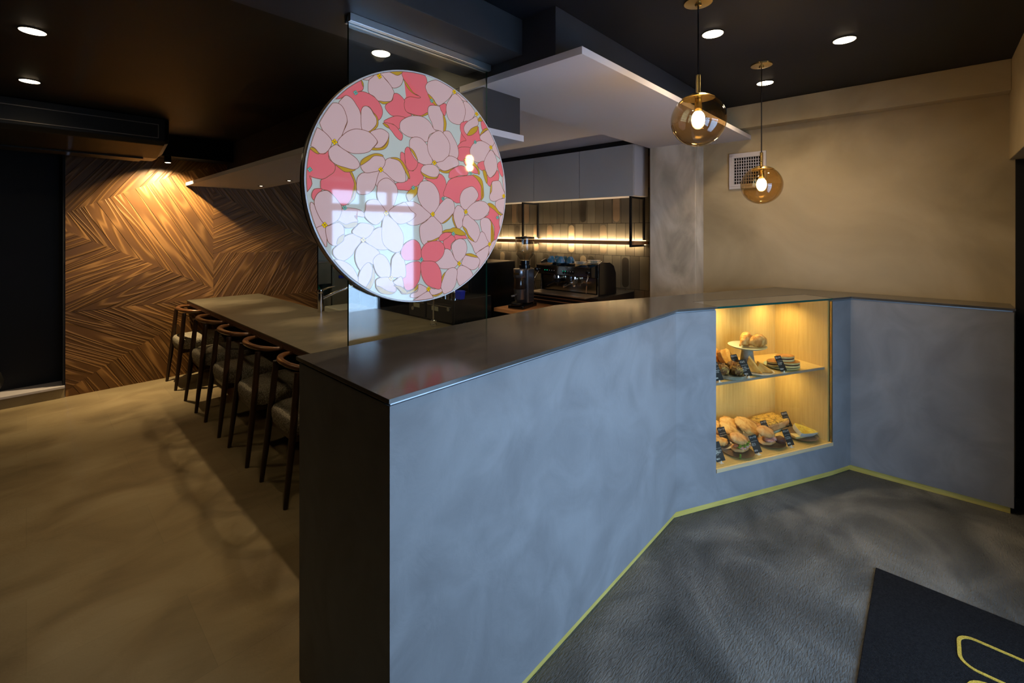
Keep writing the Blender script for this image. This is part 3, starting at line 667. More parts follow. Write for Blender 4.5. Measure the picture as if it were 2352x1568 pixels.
# soffit boards
b = MB(); b.prism([(1.50, 1.015), (WU - .001, 1.015), (WU - .001, 1.372), (3.612, 1.372), (3.612, 1.7585), (1.50, 1.7585)], 2.202, 2.233); w1 = b.build('soffit_board', 'white', bevel=.001); tag(w1, 'wide pale ceiling board hung over the angled front counter', 'soffit')
sf = thing('soffit_board', 'long pale soffit board hung over the low seat counter', 'soffit', (1.46, 3.6, 1.972))
b = MB(); b.box(1.135 - 1.46, 1.797 - 1.46, 1.585 - 3.6, WV - .02 - 3.6, 0, .033); b.build('board', 'white', sf, bevel=.001)
for y in (5.162, 4.42, 3.68, 2.94, 2.2):
    b = MB(); b.lathe([(.033, .0), (.033, -.0015), (.022, -.002)], n=20); sp = b.build('recessed_spot', 'blk_metal', sf, loc=(1.68 - 1.46, y - 3.6, 0))
    b = MB(); b.lathe([(.013, -.0022), (.011, -.004), (.002, -.0045)], n=16); b.build('spot_lens', 'spotlens', sp)
    light('soffit_pool', 'SPOT', (1.68 - 1.46, y - 3.6, -.006), SOFF * 2.2, WARM, spot_size=math.radians(24), spot_blend=1, shadow_soft_size=.012, rot=(0, math.radians(8), 0), parent=sf)
    light('soffit_light', 'SPOT', (1.68 - 1.46, y - 3.6, -.006), SOFF, WARM, spot_size=math.radians(125), spot_blend=.7, shadow_soft_size=.012, parent=sf)

# ------------------------------------------------------------------ downlights
pos = [((.02, 3.117), 'tilted downlight at the far left of the black ceiling, nearer one'), ((.014, 4.173), 'tilted downlight at the far left of the black ceiling, farther one'), ((.945, 2.036), 'downlight in black ceiling just left of the glass screen'),
       ((1.286, 2.148), 'downlight seen through the top of the glass screen'), ((2.242, .769), 'downlight beside the cord of the nearer globe pendant'), ((2.758, .316), 'rightmost downlight in the black ceiling'), ((3.214, .78), 'downlight behind the cord of the farther globe pendant')]
first = None
for (x, y), lab in pos + [((.95, .72), 'ceiling downlight over the near end of the front counter, just above the picture'), ((2.6, 3.05), 'added downlight in the white kitchen ceiling, unseen behind the flower disc')]:  # both unseen: first inferred from the lit soffit edge, second added to brighten kitchen
    if first is None:
        first = t = thing('downlight', lab, 'downlight', (x, y, ZC), 0, 'ceiling downlights')
        b = MB(); b.lathe([(.052, 0), (.052, -.003), (.047, -.0035), (.047, -.001)], n=32, cap=False); b.build('trim_ring', 'blk_metal', t)
        b = MB(); b.lathe([(.046, -.0012), (.045, -.004), (.03, -.007), (.004, -.008)], n=32); b.build('lens', 'lamp', t, smooth=True)
    else: t = dup(first, (x, y, ZC if y != 3.05 else 2.288), None, lab)
    e_ = DOWN * (DLEFT if y > 2 else 1.0) * (.6 if y in (.72, 3.05) else 1)
    light('downlight_beam', 'SPOT', (0, 0, -.012), e_, WARM, spot_size=math.radians(164), spot_blend=.9, shadow_soft_size=.03, parent=t)

# ------------------------------------------------------------------ globe pendants
def pendant(x, y, z, lab):
    t = thing('globe_pendant', lab, 'pendant lamp', (x, y, ZC), 0, 'amber globe pendants'); r = .108; zc = z - ZC
    b = MB(); b.lathe([(.004, -.022), (.012, -.020), (.014, -.012), (.055, -.008), (.056, 0)], n=40); b.build('canopy', 'gold2', t, smooth=True)
    b = MB(); b.cyl((0, 0, -.020), (0, 0, zc + r + .078), .003, 8); b.build('cord', 'blk_metal', t)
    b = MB(); b.cyl((0, 0, zc + r + .078), (0, 0, zc + r - .006), .0085, 20); b.build('stem', 'gold2', t, smooth=True)
    pr_ = [(math.sin(a_) * (r + .0015), zc + math.cos(a_) * (r + .0015)) for a_ in [math.radians(q) for q in (36, 30, 24, 18, 12, 6, 1)]]
    b = MB(); b.lathe(pr_, n=48); b.build('brass_cap', 'gold2', t, smooth=True)
    b = MB(); b.lathe([(math.sin(math.radians(q)) * r, zc + math.cos(math.radians(q)) * r) for q in range(34, 180, 5)] + [(.001, zc - r)], n=64, cap=False); b.build('globe', 'amber', t, smooth=True, angle=180)
    b = MB(); b.lathe([(.013, zc + r * .8), (.015, zc + .045), (.012, zc + .035)], n=20); b.build('socket', 'gold2', t, smooth=True)
    b = MB(); b.blob((0, 0, zc + .004), (.026, .026, .036), n=20, rough=0); bu = b.build('bulb', 'bulb', t, smooth=True)
    light('pendant_light', 'POINT', (0, 0, zc - .045), PEND, WARM, shadow_soft_size=.02, parent=t)
pendant(1.886, .705, 1.956, 'nearer and higher amber glass globe pendant on a brass stem')
pendant(2.847, .709, 1.760, 'farther and lower amber glass globe pendant in front of the wall vent')

# wall spot over the cedar wall
t = thing('ceiling_spot', 'small black cylinder spotlight shining on the cedar wall', 'spotlight', (.93, 5.42, 2.235))
b = MB(); b.cyl((0, -.02, 0), (0, -.02, -.012), .006, 10); b.lathe([(.028, -.012), (.028, -.075), (.024, -.076)], (0, -.02, 0), 24); b.build('housing', 'blk_metal', t, smooth=True)
b = MB(); b.lathe([(.023, -.0765), (.02, -.079), (.002, -.080)], (0, -.02, 0), 20); b.build('lens', 'spotlens', t)
light('wall_spot_beam', 'SPOT', (0, -.02, -.082), WSPOT, (1, .74, .40), spot_size=math.radians(118), spot_blend=.75, shadow_soft_size=.015, rot=(math.radians(28), 0, math.radians(0)), parent=t)

# ------------------------------------------------------------------ black ceiling air conditioner
ac = thing('ceiling_air_conditioner', 'long black ceiling-hung air conditioner in front of the cedar wall', 'air conditioner', (-.4, 4.75, ZC))
def acp(x0, x1): # section in y,z
    sec = [(0, -.001), (0, -.19), (.03, -.225), (.34, -.30), (.56, -.30), (.62, -.26), (.62, -.001)]
    return [[(x, y, z) for y, z in sec] for x in (x0, x1)]
b = MB(); b.loft(acp(-1.9, 1.20)); b.loft([[(1.201, .02 + y * .9, z * .93 - .002) for y, z in [(0, 0), (0, -.19), (.03, -.225), (.34, -.30), (.56, -.30), (.62, -.26), (.62, 0)]], [(1.235, .05 + y * .8, z * .85 - .003) for y, z in [(0, 0), (0, -.19), (.03, -.225), (.34, -.30), (.56, -.30), (.62, -.26), (.62, 0)]]]); b.build('body', 'acblack', ac, bevel=.006)
b = MB(); b.box(-1.8, 1.155, -.012, -.001, -.060, -.055); b.box(-1.8, 1.155, -.012, -.001, -.170, -.165); b.box(1.15, 1.155, -.012, -.001, -.1645, -.0605); b.build('outlet_frame', 'acframe', ac)
b = MB(); b.box(-1.8, 1.149, -.006, -.002, -.1645, -.0605); b.build('outlet_louvre', 'acblack', ac)
b = MB(); b.box(-1.8, 1.1, .34, .56, -.312, -.301); b.build('intake_grille', 'acblack', ac)

# wall vent
t = thing('wall_vent', 'square pale ventilation grille high on the beige wall', 'vent', (WU - .001, 1.04, 1.965))
b = MB(); w, h_ = .130, .138
for y0, y1, z0, z1 in ((-w, w, h_ - .022, h_), (-w, w, -h_, -h_ + .022), (-w, -w + .022, -h_ + .022, h_ - .022), (w - .022, w, -h_ + .022, h_ - .022)): b.box(-.018, 0, y0, y1, z0, z1)
b.build('frame', 'white', t, bevel=.002)
b = MB(); w -= .022; h_ -= .022
for y0, y1, z0, z1 in ((-w, w, h_ - .014, h_), (-w, w, -h_, -h_ + .014), (-w, -w + .014, -h_ + .014, h_ - .014), (w - .014, w, -h_ + .014, h_ - .014)): b.box(-.022, -.001, y0, y1, z0, z1)
w -= .014; h_ -= .014
for i in range(1, 11): y = -w + 2 * w * i / 11; b.box(-.014, -.004, y - .0018, y + .0018, -h_, h_)
for i in range(1, 9): z = -h_ + 2 * h_ * i / 9; b.box(-.017, -.0145, -w, w, z - .0022, z + .0022)
b.build('grille', 'white', t)
b = MB(); b.box(-.002, -.0005, -w, w, -h_, h_); b.build('duct_backing', 'dark', t)

# ------------------------------------------------------------------ chairs
def chair(loc, lab):
    t = thing('dining_chair', lab, 'chair', loc, 0, 'chairs at the low counter')
    for s in (1, -1):
        b = MB(); pts = [(0, s * .193, 0), (.028, s * .183, .25), (.05, s * .176, .46), (.072, s * .165, .715)]
        b.tube(pts, [.0125, .018, .0195, .0165], 12); b.build('leg', 'walnut', t, smooth=True)
        b = MB(); b.tube([(.46, s * .185, 0), (.44, s * .18, .25), (.425, s * .175, .40)], [.0115, .016, .018], 12); b.build('leg', 'walnut', t, smooth=True)
    b = MB()
    for s in (1, -1): b.box(.055, .425, s * .170 - .011, s * .170 + .011, .335, .375)
    b.box(.045, .068, -.16, .16, .335, .375); b.box(.415, .436, -.16, .16, .335, .375); b.build('seat_rail', 'walnut', t, bevel=.004)
    b = MB(); nn = 9; rings = []
    prof = [(-.045, .90), (-.055, 1.0), (-.025, 1.03), (.012, 1.03), (.030, .985), (.038, .90), (.041, .5), (.041, .02)]
    def sq(a_, hx, hy, e=.42):
        c_, s_ = math.cos(a_), math.sin(a_); return hx * abs(c_) ** e * (1 if c_ > 0 else -1), hy * abs(s_) ** e * (1 if s_ > 0 else -1)
    for z, k in prof:
        ring = []
        for i in range(40):
            x, y = sq(2 * math.pi * i / 40, .205 * k, .205 * k); taper = 1 + .06 * (x / .2)
            ring.append((.24 + x, y * taper, .425 + z + (.006 * math.cos(y * 8) if z > 0 else 0)))
        rings.append(ring)
    b.loft(rings); st = b.build('seat', 'fabric', t, smooth=True, angle=80); st['label'] = 'woven grey beige upholstered seat'
    P = []; R_ = []
    for i in range(33):
        a_ = math.radians(-100 + 200 * i / 32); k = abs(a_) / math.radians(100)
        x = .052 + .125 * (1 - math.cos(a_)) + (.0 if k < .8 else (k - .8) * .10); y = .232 * math.sin(a_) * (1.0 if k < .85 else 1 - (k - .85) * .12)
        P.append((x + .008, y, .725 + .012 * (1 - k))); R_.append(.0195 - .008 * max(0, k - .55) / .45)
    b = MB(); b.tube(P, R_, 14, flat=.85); b.build('back_rail', 'rail', t, smooth=True, angle=70)
    return t
labs = ['fabric-seated walnut dining chair farthest from the camera, nearest the cedar wall', 'dining chair standing second from the cedar wall at the low counter', 'middle one of the five dining chairs along the low counter',
        'dining chair standing second nearest the plaster counter end', 'nearest dining chair, partly hidden behind the plaster counter end']
ys = [5.397, 4.635, 3.982, 3.372, 2.745]
c0 = chair((.955, ys[0], 0), labs[0])
for y, lb in zip(ys[1:], labs[1:]): dup(c0, (.955, y, 0), random.uniform(-.02, .02), lb)

# ------------------------------------------------------------------ door mat
t = thing('door_mat', 'black pile door mat with yellow outlined letters on the concrete floor', 'mat', (2.0, -.1, 0))
b = MB(); b.box(-.45, .565, -.53, .282, .0005, .010); b.build('pile', 'mat_black', t, bevel=.003)
def stad(x0, x1, y0, y1, r, w=.0055):
    pts = []
    for cx_, cy_, a0 in ((x1 - r, y1 - r, 0), (x0 + r, y1 - r, 90), (x0 + r, y0 + r, 180), (x1 - r, y0 + r, 270)):
        for q in range(0, 91, 15): a_ = math.radians(a0 + q); pts.append((cx_ + r * math.cos(a_), cy_ + r * math.sin(a_)))
    b = MB(); A_, B_ = inset(pts, w), inset(pts, -w); n = len(pts)
    for z0, z1 in ((.0102, .0125),):
        va = [[b.bm.verts.new((p[0], p[1], z)) for p in Q] for Q in (A_, B_) for z in (z0, z1)]
        for i in range(n):
            j = (i + 1) % n
            b._f([va[1][i], va[1][j], va[3][j], va[3][i]]); b._f([va[3][i], va[3][j], va[2][j], va[2][i]]); b._f([va[0][i], va[0][j], va[1][j], va[1][i]])
    return b.build('letter', 'mat_yellow', t)
stad(.190, .352, -.43, .028, .045); stad(-.06, .150, -.30, .012, .06)
# ------------------------------------------------------------------ tiled kitchen wall
bm = bmesh.new(); tn = bm.faces.layers.float.new('tone')
def tbox(y0, y1, z0, z1, d, tone, caps=False):
    x1, x0 = WU + .02, WU - d
    if caps:
        r = (y1 - y0) / 2; ym = (y0 + y1) / 2; poly = [(ym + r * math.cos(math.radians(q)), z1 - r + r * math.sin(math.radians(q))) for q in range(0, 181, 20)] + [(ym + r * math.cos(math.radians(q)), z0 + r + r * math.sin(math.radians(q))) for q in range(180, 361, 20)]
    else: poly = [(y0, z0), (y1, z0), (y1, z1), (y0, z1)]
    fr = [bm.verts.new((x0, p[0], p[1])) for p in poly]; bk = [bm.verts.new((x0 + .006, p[0], p[1])) for p in poly]; n = len(poly)
    for f in [bm.faces.new(fr)] + [bm.faces.new([fr[i], bk[i], bk[(i + 1) % n], fr[(i + 1) % n]]) for i in range(n)]: f[tn] = tone
rt = random.Random(3)
for ri in range(8):
    z0 = .356 + ri * .3045 - .2; z1 = z0 + .302
    z0 = 1.573 - (5 - ri) * .3045; z1 = z0 + .302
    if z1 > 2.29: z1 = 2.286
    y = 1.76 + (.045 if ri % 2 else 0) - .05
    while y < 5.2:
        y1 = min(y + .0925, 5.25); y0 = max(y, 1.76); 
        if y1 - y0 > .01:
            tone = rt.choice([.3, .36, .42, .48, .5, .34]); tbox(y0 + .0012, y1 - .0012, max(z0, 0) + .0012, z1, .004, tone)
            if rt.random() < .34 and y1 - y0 > .08 and z1 - z0 > .2: tbox(y0 + .012, y1 - .012, z0 + .012, z1 - .012, .0065, rt.choice([.12, .05, .9, .75, .2, .62]), True)
        y += .0935
bmesh.ops.recalc_face_normals(bm, faces=bm.faces[:])
me = bpy.data.meshes.new('wall_tiled'); bm.to_mesh(me); bm.free(); me.materials.append(M['tile'])
struct(link(bpy.data.objects.new('wall_tiled', me)), 'brown glazed tile wall of the kitchen')
b = MB(); b.box(WU + .0035, WU + .1, 1.80, KV + .1, 0, 2.30); struct(b.build('wall_kitchen_side', 'dark'))

# wall cabinets with shelf hung on black frames
def cabinet(y0, y1, lab, side=False):
    ym = (y0 + y1) / 2; t = thing('wall_cabinet', lab, 'cabinet', (WU - .006, ym, 1.805), 0, 'grey kitchen wall cabinets'); w = (y1 - y0) / 2
    b = MB(); b.box(-.255, -.001, -w + .001, w - .001, 0, .435); c_ = b.build('carcass', 'white' if side else 'whitecab', t)
    b = MB(); b.box(-.276, -.2565, -w + .002, w - .002, -.006, .433); b.build('door', 'whitecab', t, bevel=.001)
cabinet(1.856, 2.404, 'grey wall cabinet nearest the mortar pillar', True)
cabinet(2.406, 2.960, 'grey wall cabinet second from the mortar pillar'); cabinet(2.962, 3.52, 'third grey wall cabinet from the mortar pillar'); cabinet(3.522, 4.2, 'fourth grey wall cabinet, behind the flower disc')
b = MB(); b.box(WU - .25, WU - .006, 1.86, 4.2, 2.242, 2.287); struct(b.build('trim_8', 'black'))  # black filler: shadow gap above the cabinets put in as colour
def hanger(y, lab):
    t = thing('shelf_bracket', lab, 'bracket', (WU - .006, y, 1.36)); b = MB(); d = .009
    b.box(-.270, -.270 + 2 * d, -d, d, 0, .437); b.box(-.027, -.009, -d, d, 0, .437); b.box(-.2519, -.0271, -d, d, 0, .018); b.box(-.2519, -.0271, -d, d, .419, .437); b.build('frame', 'blk_metal', t, bevel=.001)
hanger(1.888, 'black square steel bracket under the cabinet beside the mortar pillar'); hanger(3.12, 'black square steel bracket behind the coffee grinder')
t = thing('wall_shelf', 'thin oiled wood shelf along the tiled wall lit by a warm strip', 'shelf', (WU - .006, 2.7, 1.379))
b = MB(); b.box(-.250, -.001, -.84, 1.15, 0, .030); b.build('board', 'shelfwood', t, bevel=.001)
b = MB(); b.box(-.030, -.012, -.83, 1.14, .0305, .036); b.build('light_strip', 'led', t)
b = MB(); b.box(-.030, -.012, -.83, 1.14, -.006, -.0005); b.build('light_strip', 'led', t)
light('shelf_glow', 'AREA', (-.034, .16, .040), LEDW, WARM, shape='RECTANGLE', size=.012, size_y=1.9, rot=(0, math.radians(-150), 0), parent=t)
light('shelf_glow', 'AREA', (-.034, .16, -.010), LEDW, WARM, shape='RECTANGLE', size=.012, size_y=1.9, rot=(0, math.radians(-30), 0), parent=t)

# back worktops
t = thing('work_table', 'low wooden kitchen worktop under the grinder', 'worktop', (3.2, 2.3, 0))
b = MB(); b.box(2.70 - 3.2, WU - .01 - 3.2, 1.80 - 2.3, 2.72 - 2.3, .820, .85); b.build('top', 'shelfwood', t, bevel=.002)
b = MB(); b.box(2.76 - 3.2, WU - .03 - 3.2, 1.84 - 2.3, 2.66 - 2.3, 0, .8195); b.build('base', 'dark', t)
eb = thing('drawer_box', 'dark knock-out drawer box under the espresso machine', 'drawer box', (3.42, 2.35, .8505))
b = MB(); b.box(-.27, .34, -.37, .36, 0, .099); b.build('body', 'blk_metal', eb, bevel=.002)
for z in (.03, .06): 
    b = MB(); b.box(-.275, -.2705, -.36, .35, z, z + .006); b.build('drawer_trim', 'shelfwood', eb)

# espresso machine: local x towards the tiles, y along the wall
em = thing('espresso_machine', 'two group black and chrome espresso machine with curved hood', 'espresso machine', (3.17, 2.347, .9505))
W = .315
sec = [(0.10, .012), (.10, .150), (.0, .165), (-.004, .245), (.10, .262), (.24, .262), (.31, .235), (.345, .18), (.35, .10), (.35, .012)]
b = MB(); b.loft([[(x, y, z) for x, z in sec] for y in (-W + .022, W - .022)]); b.build('body', 'emblack', em, bevel=.002)
sec2 = [(.085, .0), (.085, .145), (.088, .268), (.14, .285), (.26, .278), (.325, .245), (.36, .18), (.365, .0)]
for s in (-1, 1):
    b = MB(); b.loft([[(x, s * y, z) for x, z in sec2] for y in (W - .020, W)]); b.build('side_cheek', 'emblack', em, bevel=.004)
    b = MB(); b.tube([(.083, s * (W - .01), .0), (.083, s * (W - .01), .15), (.085, s * (W - .01), .27), (.14, s * (W - .01), .288)], .0045, 8); b.build('chrome_edge', 'chrome', em)
b = MB(); b.box(-.009, -.0045, -W + .03, W - .03, .168, .243); fp = b.build('control_panel', 'emsteel', em, bevel=.001)
for gy in (.13, -.07):
    for k in range(5):
        y = gy + .055 - k * .026; b = MB(); b.lathe([(.0085, 0), (.0085, .004), (.006, .005)], n=12); o_ = b.build('button', 'blk_gloss', fp); o_.rotation_euler = (0, -math.pi / 2, 0); o_.location = (-.0093, y, .193); o_.scale = (1.8, 1, 1)
        b = MB(); b.box(-.016, -.0145, y - .002, y + .002, .200, .204); b.build('button_light', 'emgreen' if k < 2 else 'chalk', fp)
b = MB(); b.box(.085, .0995, -W + .03, W - .03, .02, .149); b.build('splash_panel', 'emsteel', em)
b = MB(); b.box(-.11, .084, -W + .01, W - .01, 0, .012); b.build('drip_tray', 'traysteel', em, bevel=.001)
for k in range(2):
    y = (.09, -.09)[k]
    b = MB(); b.lathe([(.033, 0), (.036, -.012), (.036, -.035), (.030, -.04)], (.045, y, .163), 24); g_ = b.build('group_head', 'chrome', em, smooth=True)
    b = MB(); b.lathe([(.035, 0), (.034, -.025), (.012, -.04), (.010, -.055)], (.045, y, .122), 24); b.tube([(.012, y, .108), (-.03, y, .100), (-.115, y, .086)], [.006, .011, .013], 12); pf = b.build('portafilter', 'chrome' if k else 'blk_gloss', em, smooth=True)
for s in (1, -1):
    b = MB(); b.tube([(-.005, s * .265, .19), (-.02, s * .272, .16), (-.045, s * .275, .13), (-.05, s * .28, .10), (-.04, s * .27, .03)], .0045, 8); b.build('steam_wand', 'chrome', em, smooth=True)
    b = MB(); b.lathe([(.016, 0), (.019, .02), (.012, .03)], n=14); k_ = b.build('steam_knob', 'blk_gloss', em, smooth=True); k_.rotation_euler = (0, -math.pi / 2, 0); k_.location = (-.009, s * .275, .205)
# cups upside down and saucers on the machine
cup = None
for i, (x, y, z, l) in enumerate(((.045, .155, 0, 'front cup nearest the grinder'), (.045, .055, 0, 'front cup in the middle'), (.13, .165, 0, 'back cup on the grinder side'), (.12, .06, 0, 'back cup in the middle'), (.075, -.03, 0, 'cup beside the saucers'))):
    P = (3.17 + x, 2.347 + y, .9505 + .2635 + (.004 if x < .1 else .001))
    lab = 'upturned speckled blue coffee cup on the espresso machine, ' + l
    if cup is None:
        cup = thing('coffee_cup', lab, 'cup', P, 0, 'blue cups on the espresso machine')
        b = MB(); b.lathe([(.040, 0), (.041, .003), (.038, .016), (.030, .038), (.020, .050), (.019, .056), (.017, .0565), (.016, .052), (.001, .052)], n=28); b.build('bowl', 'teal', cup, smooth=True)
        b = MB(); b.tube([(-.034, 0, .010), (-.054, 0, .012), (-.060, 0, .026), (-.048, 0, .038), (-.028, 0, .040)], .0035, 8); b.build('handle', 'teal', cup, smooth=True)
    else: dup(cup, P, random.uniform(-1.2, 1.2), lab)
for j, (x, y, n_) in enumerate(((.065, -.135, 2), (.16, -.215, 3))):
    for k in range(n_):
        b = MB(); b.lathe([(.030, 0), (.034, .003), (.058, .009), (.060, .011), (.056, .010), (.02, .005), (.001, .005)], n=36); o_ = b.build('saucer', 'teal', smooth=True, loc=(3.17 + x, 2.347 + y, .9505 + .2645 + .0105 * k))
        tag(o_, ('front' if j == 0 else 'rear') + ' saucer stack on the espresso machine, ' + (['bottom', 'top'] if n_ == 2 else ['bottom', 'middle', 'top'])[k] + ' blue saucer', 'saucer', 'blue saucers on the espresso machine')

# coffee grinder
t = thing('coffee_grinder', 'tall coffee grinder with clear bean hopper left of the espresso machine', 'grinder', (2.90, 2.56, .8505), math.radians(12)); t.scale = (.87, .87, .87)
b = MB(); b.box(-.16, .12, -.085, .085, 0, .035); b.lathe([(.06, 0), (.062, .02), (.05, .03)], (-.13, 0, .035), 24); b.build('base', 'blk_gloss', t, bevel=.01, seg=3)
b = MB(); b.box(-.035, .10, -.07, .07, .0355, .38); b.build('column', 'grsteel', t, bevel=.02, seg=4)
b = MB(); b.lathe([(.062, 0), (.066, .01), (.066, .075), (.062, .085)], (-.075, 0, .295), 28); b.build('doser_lid', 'grsteel', t, smooth=True)
b = MB(); b.lathe([(.055, 0), (.058, .10), (.055, .105)], (-.08, 0, .19), 28); b.build('doser', 'hopperdark', t, smooth=True)
b = MB(); b.lathe([(.05, 0), (.058, .10)], (-.08, 0, .085), 24); b.tube([(-.12, 0, .14), (-.19, .0, .13), (-.20, .02, .125)], .010, 10); b.build('doser_bottom', 'grsteel', t, smooth=True)
b = MB(); b.box(-.142, -.139, -.03, .03, .325, .345); b.build('badge', 'gold2', t)
b = MB(); b.lathe([(.055, 0), (.055, .03), (.045, .035), (.045, .075)], (.025, 0, .381), 28); b.build('hopper_collar', 'blk_gloss', t, smooth=True)
b = MB(); b.lathe([(.046, .075), (.05, .085), (.088, .135), (.092, .16), (.094, .285)], (.025, 0, .382), 36, cap=False); b.build('bean_hopper', 'hopper', t, smooth=True)
b = MB(); b.lathe([(.096, 0), (.097, .006), (.094, .018), (.03, .022), (.012, .028)], (.025, 0, .668), 36); b.build('hopper_lid', 'blk_gloss', t, smooth=True)

# black fridge and equipment seen under the disc
t = thing('black_fridge', 'tall glossy black fridge between the disc and the coffee grinder', 'fridge', (3.05, 3.45, 0))
b = MB(); b.box(-.30, .30, -.38, .38, 0, 1.195); b.build('body', 'fridgeblk', t, bevel=.004)
b = MB(); b.box(-.322, -.301, -.37, .37, .05, 1.185); d_ = b.build('door', 'fridgeblk', t, bevel=.003)
b = MB(); b.box(-.345, -.3225, -.35, -.33, .35, .95); b.build('handle', 'steel', d_, bevel=.003)
b = MB(); b.box(-.300, .30, -.36, .36, 1.196, 1.200); b.build('lid', 'traysteel', t)
t = thing('kitchen_clip', 'small black clip standing on the black fridge', 'clip', (2.88, 3.12, 1.2005)); b = MB(); b.box(-.04, .04, -.02, .02, 0, .018); b.box(-.012, .012, -.022, -.0205, -.05, .016); b.build('body', 'blk_gloss', t, bevel=.003)
for i, (y0, y1, lab) in enumerate(((2.705, 3.04, 'black drawer appliance with round badge on the low worktop'), (3.05, 3.29, 'second black drawer appliance, bluish behind the glass screen'))):
    t = thing('drawer_appliance', lab, 'appliance', (2.236, (y0 + y1) / 2, ZT + .001)); w = (y1 - y0) / 2
    b = MB(); b.box(0.015, .42, -w, w, 0, .185); b.build('body', 'fridgeblk', t, bevel=.004)
    b = MB(); b.box(0, .0145, -w + .008, w - .008, .01, .150); f_ = b.build('drawer', 'fridgeblk', t, bevel=.003)
    b = MB(); b.box(-.003, -.0005, w - .16, w - .075, .085, .120); b.build('handle_recess', 'unit', f_)
    b = MB(); b.box(-.006, -.0005, -w + .02, w - .02, .128, .132); b.build('drawer_trim', 'steel', f_)
    b = MB(); b.lathe([(.016, 0), (.016, .004), (.012, .006)], n=20); q = b.build('badge' if i == 0 else 'knob', 'steel', f_); q.rotation_euler = (0, -math.pi / 2, 0); q.location = (-.0005, (-w + .05) if i == 0 else .06, .115 if i == 0 else .07)
rj = random.Random(5)
for k in range(5):
    b = MB(); r = rj.uniform(.022, .03); b.lathe([(r, 0), (r, .05), (r * .8, .055), (.006, .058)], n=20); o_ = b.build('spice_tin', 'chrome', loc=(2.32 + .05 * (k % 2), 2.78 + .062 * k, ZT + .186), smooth=True)
    tag(o_, 'small shiny lidded tin on the black drawer appliance, ' + ['nearest the fridge corner', 'second from the fridge corner', 'in the middle of the row', 'second from the screen side', 'under the lower rim of the disc'][k], 'tin', 'tins on the drawer appliance')
b = MB(); b.loft([[(x * .9, y, z) for x, y in ((-.025, -.03), (.025, -.03), (.025, .03), (-.025, .03))] for z in (0,)] + [[(x * 1.1, y * 1.2, .07) for x, y in ((-.025, -.03), (.025, -.03), (.025, .03), (-.025, .03))]]); o_ = b.build('measuring_scoop', 'blue', loc=(2.33, 2.725, ZT + .186), bevel=.006); tag(o_, 'small cobalt blue scoop beside the shiny tins', 'scoop')

# taps
def faucet(loc, lab, kind):
    t = thing('kitchen_faucet', lab, 'faucet', loc)
    if kind:
        b = MB(); b.lathe([(.024, 0), (.024, .165), (.021, .168)], n=28); b.build('column', 'chrome', t, smooth=True)
        b = MB(); b.lathe([(.024, .1685), (.025, .172), (.022, .195), (.010, .20)], n=28); b.tube([(.01, 0, .19), (.06, -.03, .212), (.11, -.05, .225)], [.008, .006, .005], 10); b.build('lever', 'chrome', t, smooth=True)
        b = MB(); b.tube([(.015, -.005, .115), (.12, -.04, .165), (.26, -.09, .215)], [.012, .013, .012], 14); b.build('spout', 'chrome', t, smooth=True)
    else:
        b = MB(); b.lathe([(.024, 0), (.026, .012), (.018, .016), (.022, .03), (.026, .04), (.016, .048)], n=24); b.build('base', 'chrome', t, smooth=True)
        b = MB(); b.tube([(0, 0, .045), (0, 0, .22), (.008, 0, .25), (.028, 0, .285), (.06, 0, .30), (.10, 0, .29), (.12, 0, .26)], .0065, 12); b.build('spout', 'chrome', t, smooth=True)
faucet((1.80, 4.02, ZT + .001), 'stout chrome lever faucet left of the glass screen', 1)
faucet((2.12, 2.79, ZT + .001), 'slim chrome gooseneck faucet behind the glass screen', 0)

# far kitchen units
t = thing('steel_unit', 'grey-green stainless undercounter unit beside the cedar wall', 'kitchen unit', (2.66, 5.9, 0))
b = MB(); b.box(-.115, .10, -.05, .45, .80, 1.08); b.box(-.115, .10, -.05, .45, 0, .62); b.box(-.115, .10, .30, .45, .62, .80); b.build('body', 'unit', t, bevel=.004)
b = MB(); b.box(-.117, .10, -.06, .45, 1.081, 1.10); b.build('top_edge', 'steel', t, bevel=.003)
t2 = thing('green_bottle', 'green glass bottle in the dark gap of the steel unit', 'bottle', (2.615, 5.93, .6215)); b = MB(); b.lathe([(.045, 0), (.048, .02), (.048, .10), (.02, .15), (.018, .17)], n=24); b.build('bottle_body', 'green', t2, smooth=True)
t = thing('ice_maker', 'grey-green ice maker with a cobalt blue handle', 'ice maker', (2.95, 5.9, 0))
b = MB(); b.box(-.17, .22, -.05, .45, 0, 1.07); b.build('body', 'unit', t, bevel=.004)
b = MB(); b.box(-.16, .21, -.068, -.051, .42, .96); d_ = b.build('door', 'unit', t, bevel=.002)
b = MB(); b.box(-.10, .09, -.105, -.069, .865, .905); h_ = b.build('handle', 'blue', d_, bevel=.008); h_['label'] = 'cobalt blue handle'
b = MB(); b.box(-.15, -.125, -.0515, -.0505, 1.0, 1.03); b.build('indicator', 'redlamp', t)
b = MB(); b.box(-.25, .10, -.20, .20, 0, .62); o_ = b.build('steel_bin', 'steel2', loc=(2.62, 5.0, 0), bevel=.01); tag(o_, 'low rounded steel box in front of the ice maker', 'box')

# black round thing in the recess
b = MB(); b.blob((0, 0, .12), (.13, .10, .12), 4, 24, .05); o_ = b.build('black_bag', 'bag', loc=(-.26, 5.80, .1075), smooth=True); tag(o_, 'black round bag in the dark recess at the left edge', 'bag')
# ------------------------------------------------------------------ pastries (s along the case, off into it)
def P3(s, off, z): p = D(s, off); return (p[0], p[1], z)
def lobj(b_, name, m_, s, off, z, lab, cat, group=None, rz=0, rx=0, ry=0, **k):
    o_ = b_.build(name, m_, loc=P3(s, off, z), **k); o_.rotation_euler = (rx, ry, RD + rz); return tag(o_, lab, cat, group)
e = .0006
